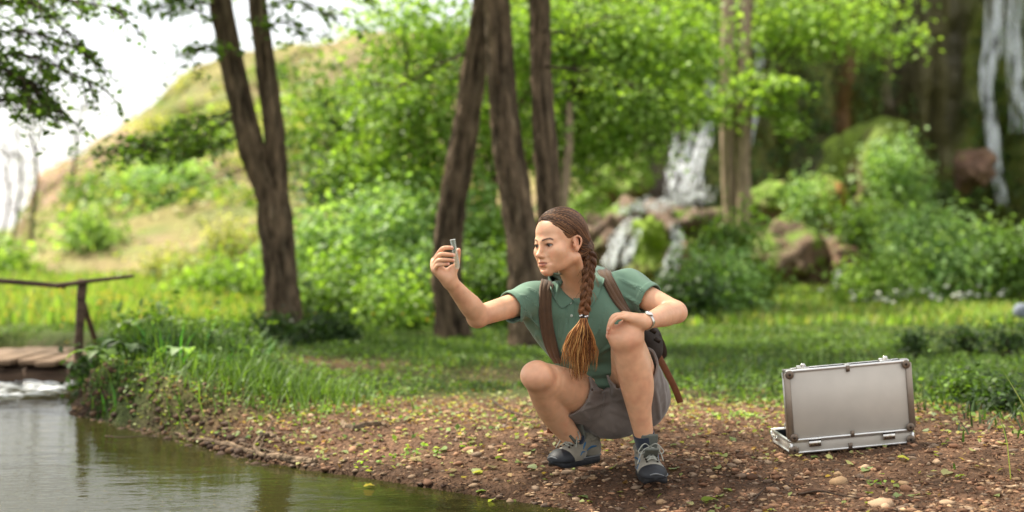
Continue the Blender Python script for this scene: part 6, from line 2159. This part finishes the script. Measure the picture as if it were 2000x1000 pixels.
for px, py, w in ((505, 870, 34), (540, 880, 24), (690, 865, 26), (745, 870, 20), (835, 905, 22), (915, 878, 26), (908, 868, 20), (930, 883, 22), (752, 905, 30), (700, 920, 26), (835, 927, 22), (1145, 965, 26), (1560, 945, 30), (1580, 965, 34), (1640, 945, 40), (1720, 990, 44), (1430, 910, 20), (1400, 965, 24), (1290, 990, 26), (1470, 935, 26), (1075, 850, 26), (1100, 970, 30), (1500, 945, 22), (1350, 880, 16), (1770, 960, 30), (1850, 985, 26), (580, 900, 26), (620, 905, 20), (660, 890, 18), (480, 880, 22), (1820, 930, 22), (1690, 920, 22), (790, 900, 18), (640, 925, 22)):
    for _ in range(1):
        Yg = 5.5
        for _ in range(6):
            p = P(px, py, Yg)
            Yg = Yg * (CAM_H - float(G(np.array(p[0]), np.array(p[1])))) / (CAM_H - p[2])
        p = P(px, py, Yg)
        put_stone(p[0], p[1], w * .5 * Yg / FPX)
cnt = 0
while cnt < 200:
    yy = 4.35 + 2.6 * rs.uniform() ** 1.3
    xx = rs.uniform(-1.5, 2.5)
    if abs(xx / yy) < .40 and rs.uniform() < gravel_density(np.array(xx), np.array(yy)) and not (.15 < xx < .6 and 4.85 < yy < 5.5) and not (1.0 < xx < 1.8 and 5.3 < yy < 6.1):
        put_stone(xx, yy, rs.uniform(.009, .02))
        cnt += 1
# fallen leaves: large ones as pieces of the ground, small ones as litter
def leaf_mesh(col, i):
    n = 15
    a = np.linspace(0, 2 * math.pi, n, endpoint=False)
    r = 1 + .12 * np.sin(a * 5 + i) + .10 * rs.uniform(-1, 1, n)
    V = np.stack([np.cos(a) * r, np.sin(a) * r * .78, .16 * np.cos(a * 2 + i) + .08 * rs.uniform(-1, 1, n)], 1)
    V = np.vstack([V, [[0, 0, 0]], [[1.1, 0, .05]], [[1.9, .15, .12]], [[1.9, .21, .12]]])
    T = [[k, (k + 1) % n, n] for k in range(n)] + [[n + 1, n + 2, n + 3]]
    o = mesh_np('fallen_leaf', V, np.array(T), M_LEAF, None, False, np.broadcast_to(np.array(lin(col)), (len(V), 3)))
    me = o.data
    bpy.data.objects.remove(o)
    return me
leaf_me = [leaf_mesh(c, i) for i, c in enumerate(('#8f9858', '#a3a468', '#748848', '#aaa870', '#80905a', '#94865a', '#9aa67a'))]
def put_leaf(x, y, r, up=.006):
    o = bpy.data.objects.new('fallen_leaf', leaf_me[rs.integers(0, 7)])
    COL.objects.link(o)
    o.parent = ground
    o.location = (x, y, max(float(G(np.array(x), np.array(y))), ZW) + up + r * .1)
    o.scale = (r, r, r)
    o.rotation_euler = (rs.normal(0, .22), rs.normal(0, .22), rs.uniform(0, 6.28))
cnt = 0
while cnt < 210:
    yy = 4.4 + 3.4 * rs.uniform() ** .9
    xx = rs.uniform(-1.6, 2.7)
    if abs(xx / yy) < .40 and bank_dist(np.array(xx), np.array(yy)) > -.03 and rs.uniform() < 1.1 - .5 * grassy(xx, yy):
        put_leaf(xx, yy, rs.uniform(.010, .022))
        cnt += 1
for px, py, w in ((1385, 985, 40), (960, 921, 30), (930, 935, 30), (880, 915, 30), (810, 955, 34), (720, 905, 34), (865, 940, 30), (975, 955, 26), (1040, 968, 34), (1850, 930, 36), (1765, 905, 30), (1680, 890, 24), (1875, 935, 30), (1660, 912, 22), (1560, 895, 26), (1620, 898, 22), (1400, 920, 28), (1240, 870, 34), (1225, 862, 30), (905, 700, 40)):
    Yg = 5.5
    for _ in range(6):
        p = P(px, py, Yg)
        Yg = Yg * (CAM_H - float(G(np.array(p[0]), np.array(p[1])))) / (CAM_H - p[2])
    p = P(px, py, Yg)
    put_leaf(p[0], p[1], w * .38 * Yg / FPX, .010)
n = 16000
y = 4.4 + 5.2 * rs.uniform(0, 1, n) ** .8
x = rs.uniform(-2.2, 3.2, n)
k = (bank_dist(x, y) > .02) & (np.abs(x / y) < .42) & (rs.uniform(0, 1, n) < np.exp(-((y - 6.7) / .75) ** 2) + .13)
x, y = x[k], y[k]
C = np.stack([x, y, G(x, y) + .008], 1)
pal = [np.array(lin(c)) for c in ('#8f9858', '#a3a468', '#7d8848', '#8a6a4c', '#6a4c36', '#a58a5c', '#98a064')]
V, F, cc = leaves(C, np.array([0, 0, 1.0]) + rs.normal(0, .35, (len(C), 3)), .026, np.array(pal)[rs.integers(0, 7, len(C))], rs, .7)
nb = 17000
y2 = 4.35 + 2.9 * rs.uniform(0, 1, nb) ** 1.2
x2 = rs.uniform(-1.6, 2.7, nb)
k2 = (bank_dist(x2, y2) > .0) & (np.abs(x2 / y2) < .42) & (rs.uniform(0, 1, nb) < 1 - .7 * grassy(x2, y2))
x2, y2 = x2[k2], y2[k2]
C2 = np.stack([x2, y2, G(x2, y2) + .007], 1)
pal2 = np.array([lin(c) for c in ('#46301f', '#5d402b', '#75553c', '#38261a', '#86664a', '#94765a')])
V2, F2, cc2 = leaves(C2, np.array([0, 0, 1.0]) + rs.normal(0, .5, (len(C2), 3)), .017, pal2[rs.integers(0, 6, len(C2))], rs, .35)
tag(mesh_np('bark_chips', V2, F2, M_TWIG2, None, False, cc2), 'dark bark chips and dead leaf bits on the gravel', 'debris', kind='stuff')
tag(mesh_np('leaf_litter', V, F, M_LEAF, None, False, cc), 'small fallen leaves littering the gravel and turf edge', 'leaf litter', kind='stuff')
# low green sprouts among the gravel
n = 900
y = 4.5 + 2.6 * rs.uniform(0, 1, n); x = rs.uniform(-.9, 2.4, n)
q = np.stack([x, y, x * 0], -1)
k = (bank_dist(x, y) > .03) & (noise3(q, 3.1, 77) > .45)
x, y = x[k], y[k]
rep = 5
C = np.repeat(np.stack([x, y, G(x, y) + .014], 1), rep, 0) + rs.normal(0, .014, (len(x) * rep, 3)) * np.array([1, 1, .5])
V, F, cc = leaves(C, np.array([0, 0, 1.0]) + rs.normal(0, .5, (len(C), 3)), .022, leaf_cols(len(C), 'fresh', rs), rs, .8)
tag(mesh_np('sprouts', V, F, M_LEAF, None, False, cc), 'tiny green sprouts among the gravel', 'sprouts', kind='stuff')

# ---- exposed roots of the undercut bank
M_ROOT = material('root', lin('#6a5340'), .95, vary=(30, .35), bump=(60, .8, .01))
RL = ['gnarled root arching over the undercut bank', 'dark root reaching down to the water', 'tangle root lying along the waterline', 'thin root hanging from the bank edge', 'root snaking out of the gravel near the dark stick']
def root_at(px, py, dy=0):
    Yg = 6.5
    for _ in range(6):
        p = P(px, py, Yg)
        Yg = Yg * (CAM_H - max(float(G(np.array(p[0]), np.array(p[1]))), ZW)) / (CAM_H - p[2])
    return P(px, py, Yg)
roots = [[(245, 825), (240, 800), (262, 785), (300, 790)], [(225, 830), (232, 800), (250, 780)], [(280, 850), (330, 835), (390, 828), (450, 815)], [(290, 840), (350, 812), (420, 805)], [(300, 855), (360, 850), (440, 845), (500, 828)], [(345, 858), (380, 838), (440, 818), (520, 812)], [(410, 880), (425, 850), (470, 838), (510, 842)], [(500, 895), (520, 884), (535, 880)], [(330, 852), (345, 828), (385, 815)], [(370, 868), (400, 850), (455, 848)], [(640, 862), (690, 872), (740, 858)], [(195, 822), (215, 808), (240, 806)]]
rl = ['thick root curling up at the water beside the bridge end', 'root stub standing in the water by the bank', 'long root lying just above the waterline', 'upper root running into the grass edge', 'lowest long root along the wet bank', 'root crossing the middle of the undercut bank', 'forked-looking root near the reddish stones', 'short black stick root touching the water', 'small root loop under the tussock', 'thin root between two longer ones', 'root poking out of the gravel beach', 'thin root trailing into the stream under the leaves']
for pts, lab in zip(roots, rl):
    pxp = catmull(np.array([(q[0] + 14, q[1] - 14) for q in pts], float), 14)[2:]
    pp = []
    for q in pxp:                                                      # roots cling to the bank, never over open water
        w_ = root_at(*q)
        for _ in range(3):
            sd_ = float(bank_dist(np.array(w_[0]), np.array(w_[1])))
            w_[:2] += np.array([.62, .78]) * max(.05 - sd_, 0)
        w_[2] = float(G(np.array(w_[0]), np.array(w_[1]))) + rs.uniform(.004, .014)
        pp.append(w_)
    r = rs.uniform(.009, .016)
    V, F, T, C = bark_tube(pp, [r, r * 1.1, r * .8, r * .4], rs, seg=10, n=40, amp=.3)
    tag(Build().add(V, F, T, C * 1.3).obj('tree_root', M_BARK, None, True, True), lab, 'root', 'exposed roots of the bank')
n = 900                                                                # clods of dark earth on the undercut face
px_ = rs.uniform(150, 640, n); 
bx = np.interp(rs.uniform(0, 1, n), np.linspace(0, 1, 6), [-2.5, -2.4, -2.2, -1.73, -1.4, -1.0])
by = np.interp(-bx, [.19, .61, 1.09, 1.73, 2.35, 2.5], [5.34, 5.67, 6.04, 6.86, 7.6, 8.2])
of = np.abs(rs.normal(0, .11, n)) - .03
bx, by = bx + of * .62, by + of * .78
Vi2, Fi2 = ICO1
sz = np.clip(rs.lognormal(math.log(.009), .5, n), .004, .022)
sh_ = np.stack([Vi2 * (1 + .35 * rs.uniform(-1, 1, (len(Vi2), 1))) for _ in range(16)])[rs.integers(0, 16, n)] * sz[:, None, None] * np.array([1.2, 1, .8])
V = (sh_ + np.stack([bx, by, np.maximum(G(bx, by), ZW - .01) + sz * .2], 1)[:, None, :]).reshape(-1, 3)
F = (np.arange(n)[:, None, None] * len(Vi2) + Fi2[None]).reshape(-1, 3)
pc = np.array([lin(c) for c in ('#3f2f23', '#4d3a2a', '#33251b', '#594430')])[rs.integers(0, 4, n)]
tag(mesh_np('soil_clods', V, F, M_STONE, None, True, np.repeat(pc, len(Vi2), 0)), 'dark crumbling clods of earth along the water edge', 'soil', kind='stuff')
# twigs on the ground
for pts, lab, r in (([(962, 786), (990, 806), (1030, 818), (1066, 822)], 'thin curved twig on the gravel left of the woman', .006), ([(1560, 972), (1600, 966), (1640, 974), (1680, 980)], 'thin dark twig on the gravel in front of the case', .004), ([(1470, 985), (1495, 960), (1520, 948)], 'short dead stem lying before the case', .003), ([(205, 857), (240, 859), (300, 856)], 'pale twig floating by the bank', .004)):
    pp = [root_at(*q) + np.array([0, 0, .012]) for q in pts]
    tag(Build().tube(catmull(pp, 20), np.linspace(r, r * .4, 20), 6).obj('twig', M_TWIG), lab, 'twig')

# ---- footbridge
M_WOOD = material('weathered_wood', lin('#6e5a48'), .9, stretch=(.3, 2, 2), vary=(14, .3), bump=(30, .6, .01))
M_LOG = material('log', lin('#4f3f33'), .95, stretch=(.3, 2, 2), vary=(12, .4), bump=(24, .9, .02))
br = empty('footbridge', (-4, 9.6, 0))
tag(br, 'rustic wooden footbridge with log beams, plank deck and pole handrail', 'bridge')
ZD = .03
for i in range(31):
    xx = -6.9 + i * .145
    b = Build().box((xx, 9.62 + rs.uniform(-.03, .03), ZD + rs.uniform(-.006, .006)), (.132, 1.0 + rs.uniform(-.05, .05), .034), rot_axis((0, 0, 1), rs.uniform(-1.2, 1.2)), bev=.006)
    b.obj('plank', M_WOOD, br, False)
for yy, zz, r in ((9.22, -.085, .085), (10.0, -.09, .085)):
    p = catmull([(-7.2, yy, zz), (-5.5, yy, zz + .01), (-4, yy + .02, zz + .0), (-2.5, yy + .02, zz - .005)], 40)
    V, F, T, C = bark_tube(p, [r, r * 1.05, r, r * .95], rs, seg=16, n=60, amp=.10)
    Build().add(V, F, T).obj('log_beam', M_LOG, br)
YB = 9.2
def pole(pts, r0, r1, name, mat=M_LOG):
    V, F, T, C = bark_tube(pts, [r0, (r0 + r1) / 2, r1], rs, seg=12, n=30, amp=.12)
    return Build().add(V, F, T).obj(name, mat, br)
pole([P(151, 712, YB), P(155, 640, YB), P(161, 545, YB)], px_r(17, YB), px_r(19, YB), 'post')
pole([P(162, 590, YB + .05), P(178, 640, YB + .3), P(194, 690, YB + .5)], px_r(11, YB), px_r(11, YB), 'brace')
pole([P(-160, 540, YB - .03), P(-20, 547, YB - .03), P(128, 559, YB - .04)], px_r(12, YB), px_r(10, YB), 'handrail')
pole([P(110, 558, YB - .06), P(190, 547, YB - .05), P(262, 539, YB)], px_r(10, YB), px_r(6, YB), 'handrail')
pole([P(-120, 700, YB), P(-118, 620, YB), P(-112, 535, YB)], px_r(17, YB), px_r(17, YB), 'post')

# ---- aluminium case
M_PANEL = material('brushed_panel', lin('#bab4aa'), .5, .12, vary=(11, .06), bump=(500, .08, .001), spec=.5)
M_ALU = material('aluminium_edge', (.66, .66, .65), .32, .9, vary=(30, .08))
M_CHROME = material('chrome', (.62, .6, .57), .2, 1.0, vary=(60, .15))
M_CAP = material('corner_steel', lin('#75685c'), .38, .75, vary=(90, .3))
M_INNER = material('case_lining', lin('#14161a'), .9)
case = empty('aluminium_case', (0, 0, 0))
tag(case, 'open silver aluminium case standing on the gravel with its lid upright', 'case')
CW, CD, CH, LH = .468, .30, .048, .262
def cb(name, c, s, mat, bev=.002, parent=None, R=None):
    o = Build().box(c, s, R, bev=bev).obj(name, mat, None, False)
    o.parent = parent or case
    return o
# local frame: x along the hinge, y away from the camera, z up; hinge line at y=0
tray = cb('tray', (CW / 2, CD / 2, .004), (CW, CD, .006), M_PANEL, .001)
cb('tray_wall', (CW / 2, .004, CH / 2 + .004), (CW - .004, .006, CH - .006), M_PANEL, .001, tray)
cb('tray_wall', (CW / 2, CD - .004, CH / 2 + .004), (CW - .004, .006, CH - .006), M_PANEL, .001, tray)
cb('tray_wall', (.004, CD / 2, CH / 2 + .004), (.006, CD - .012, CH - .006), M_PANEL, .001, tray)
cb('tray_wall', (CW - .004, CD / 2, CH / 2 + .004), (.006, CD - .012, CH - .006), M_PANEL, .001, tray)
cb('lining', (CW / 2, CD / 2, .012), (CW - .018, CD - .018, .008), M_INNER, .001, tray)
for x_ in (.009, CW - .009):
    cb('lining', (x_, CD / 2, CH / 2 + .004), (.003, CD - .022, CH - .012), M_INNER, .0005, tray)
cb('lining', (CW / 2, CD - .0095, CH / 2 + .004), (CW - .022, .003, CH - .012), M_INNER, .0005, tray)
for z_ in (.005, CH):
    for yy_ in (.0, CD):
        cb('edge_rail', (CW / 2, yy_, z_), (CW + .006, .009, .009), M_ALU, .002)
    for x_ in (0, CW):
        cb('edge_rail', (x_, CD / 2, z_), (.009, CD - .010, .009), M_ALU, .002)
for x_ in (0, CW):
    for yy_ in (0, CD):
        cb('edge_rail', (x_, yy_, CH / 2), (.010, .010, CH - .010), M_ALU, .002)
# lid: a shallow box stood on end, its outside toward the camera
LT, L0 = .042, CH + .006
lid = cb('lid', (CW / 2, -.004, L0 + LH / 2), (CW - .012, .004, LH - .012), M_PANEL, .001)
for z_, nm in ((L0 + .003, 'lid_wall'), (L0 + LH - .003, 'lid_wall')):
    cb(nm, (CW / 2, LT / 2, z_), (CW - .008, LT, .005), M_ALU, .001, lid)
for x_ in (.003, CW - .003):
    cb('lid_wall', (x_, LT / 2, L0 + LH / 2), (.005, LT, LH - .010), M_ALU, .001, lid)
cb('lining', (CW / 2, .006, L0 + LH / 2), (CW - .014, .010, LH - .014), M_INNER, .001, lid)
for z_ in (L0, L0 + LH):
    for yy_ in (-.006, LT):
        cb('edge_rail', (CW / 2, yy_, z_), (CW + .006, .011, .011), M_ALU, .0025)
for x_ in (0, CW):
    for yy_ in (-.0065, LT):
        cb('edge_rail', (x_, yy_, L0 + LH / 2), (.024 if yy_ < 0 else .011, .009, LH - .012), M_ALU if yy_ > 0 else material('edge_taupe', lin('#8d8276'), .4, .7, vary=(40, .1)), .0025)  # front uprights in a duller, warmer metal than the back ones
cb('seam', (CW / 2, LT * .55, L0 + LH + .0005), (CW - .03, .003, .010), M_INNER, .0005)
# corner caps
def corner(x_, z_, yy_=-.0125):
    Vs, Fs, Ts = sphere_mesh(16, 10)
    o = Build().add(Vs * np.array([.0165, .0032, .0165]), Fs, Ts).obj('corner_cap', M_CAP, None)
    o.parent = case; o.location = (x_, yy_, z_)
    r = Build().add(Vs * np.array([.005, .003, .005]), Fs, Ts).obj('rivet', M_DARKMETAL, None)
    r.parent = o; r.location = (0, -.0026, 0)
for x_ in (.010, CW - .010):
    corner(x_, L0 + LH - .012); corner(x_, L0 + .010); corner(x_, .016, -.006)
    cb('corner_plate', (x_, LT / 2, L0 + LH + .0055), (.03, .03, .003), M_CHROME, .001)
for x_, yy_ in ((0, .0), (0, CD), (CW, 0), (CW, CD)):
    cb('corner_plate', (x_ + (-.003 if x_ == 0 else .003), abs(yy_ - .012), .018), (.006, .022, .028), M_CHROME, .002)
cb('corner_plate', (-.006, .012, L0 + LH - .016), (.004, .026, .026), M_DARKMETAL, .001)
cb('corner_plate', (-.006, .012, L0 + .014), (.004, .026, .026), M_DARKMETAL, .001)
# middle clips
cb('clip', (CW * .5, -.0125, L0 + LH - .008), (.015, .004, .024), M_CAP, .0015)
cb('clip', (CW * .5, .008, L0 + LH + .0065), (.015, .034, .003), M_ALU, .001)
cb('clip', (CW * .5, -.0125, L0 + .006), (.015, .004, .024), M_CAP, .0015)
cb('clip', (CW * .48, -.006, .014), (.015, .004, .022), M_CAP, .0015)
# hinges
for x_ in (CW * .19, CW * .80):
    h = cb('hinge', (x_, -.008, CH - .012), (.046, .004, .024), M_CHROME, .001)
    cb('hinge_leaf', (x_, -.0105, L0 - .002), (.046, .004, .010), M_CHROME, .001, h)
    o = Build().tube(np.array([(x_ - .023, -.011, CH + .002), (x_ + .023, -.011, CH + .002)]), .004, 10).obj('hinge_pin', M_DARKMETAL, None)
    o.parent = h
    for dx in (-.015, .015):
        Vs, Fs, Ts = sphere_mesh(8, 6)
        r = Build().add(Vs * np.array([.003, .002, .003]) + np.array([x_ + dx, -.0105, CH - .016]), Fs, Ts).obj('screw', M_DARKMETAL, None)
        r.parent = h
# latches on the top edge of the lid
for x_ in (CW * .15, CW * .83):
    la = cb('latch', (x_, LT * .55, L0 + LH + .007), (.046, .034, .004), M_CHROME, .0015)
    cb('latch_hook', (x_, LT * .45, L0 + LH + .016), (.016, .018, .014), M_CHROME, .003, la)
    cb('latch_lip', (x_ - .003, LT * .75, L0 + LH + .011), (.036, .008, .006), M_ALU, .002, la)
# side strap ring on the tray and small ring behind
o = Build().tube(np.array([(-.008 - .010 * math.sin(q), .20 + .016 * math.cos(q), .034 - .020 * math.sin(q) * .4) for q in np.linspace(0, math.pi, 12)]), .0025, 6).obj('ring', M_CHROME, None); o.parent = case
cb('ring_plate', (-.007, .20, .030), (.004, .03, .022), M_CHROME, .001)
o = Build().tube(np.array([(.06 + .012 * math.cos(q), CD - .02, CH + .004 + .026 * math.sin(q)) for q in np.linspace(0, math.pi, 14)]), .0022, 6).obj('latch_loop', M_CHROME, None); o.parent = case
p0 = root_at(1547, 890)
case.location = (p0[0], p0[1], float(G(np.array(p0[0]), np.array(p0[1]))) + .004)
case.rotation_euler = (math.radians(1.0), math.radians(-4.8), math.radians(3.5))
case.scale = (1.02,) * 3
# blurred bag-like object at the right edge
M_GREY = material('grey_cloth', lin('#666d78'), .9, vary=(12, .2), bump=(40, .4, .01))
S = SDF()
c = P(2000, 612, 12.5)
S.box(c, (.085, .07, .04), .035, k=.02)
S.ell(c + np.array([-.02, 0, .045]), (.05, .05, .035), k=.03)
S.post = lambda X, v: v + noise3(X, 12, 5) * .015
o = mesh_np('cloth_bundle', *S.mesh(h=.012), M_GREY)
tag(o, 'small grey blue bundle lying on the grass at the right edge', 'bundle')
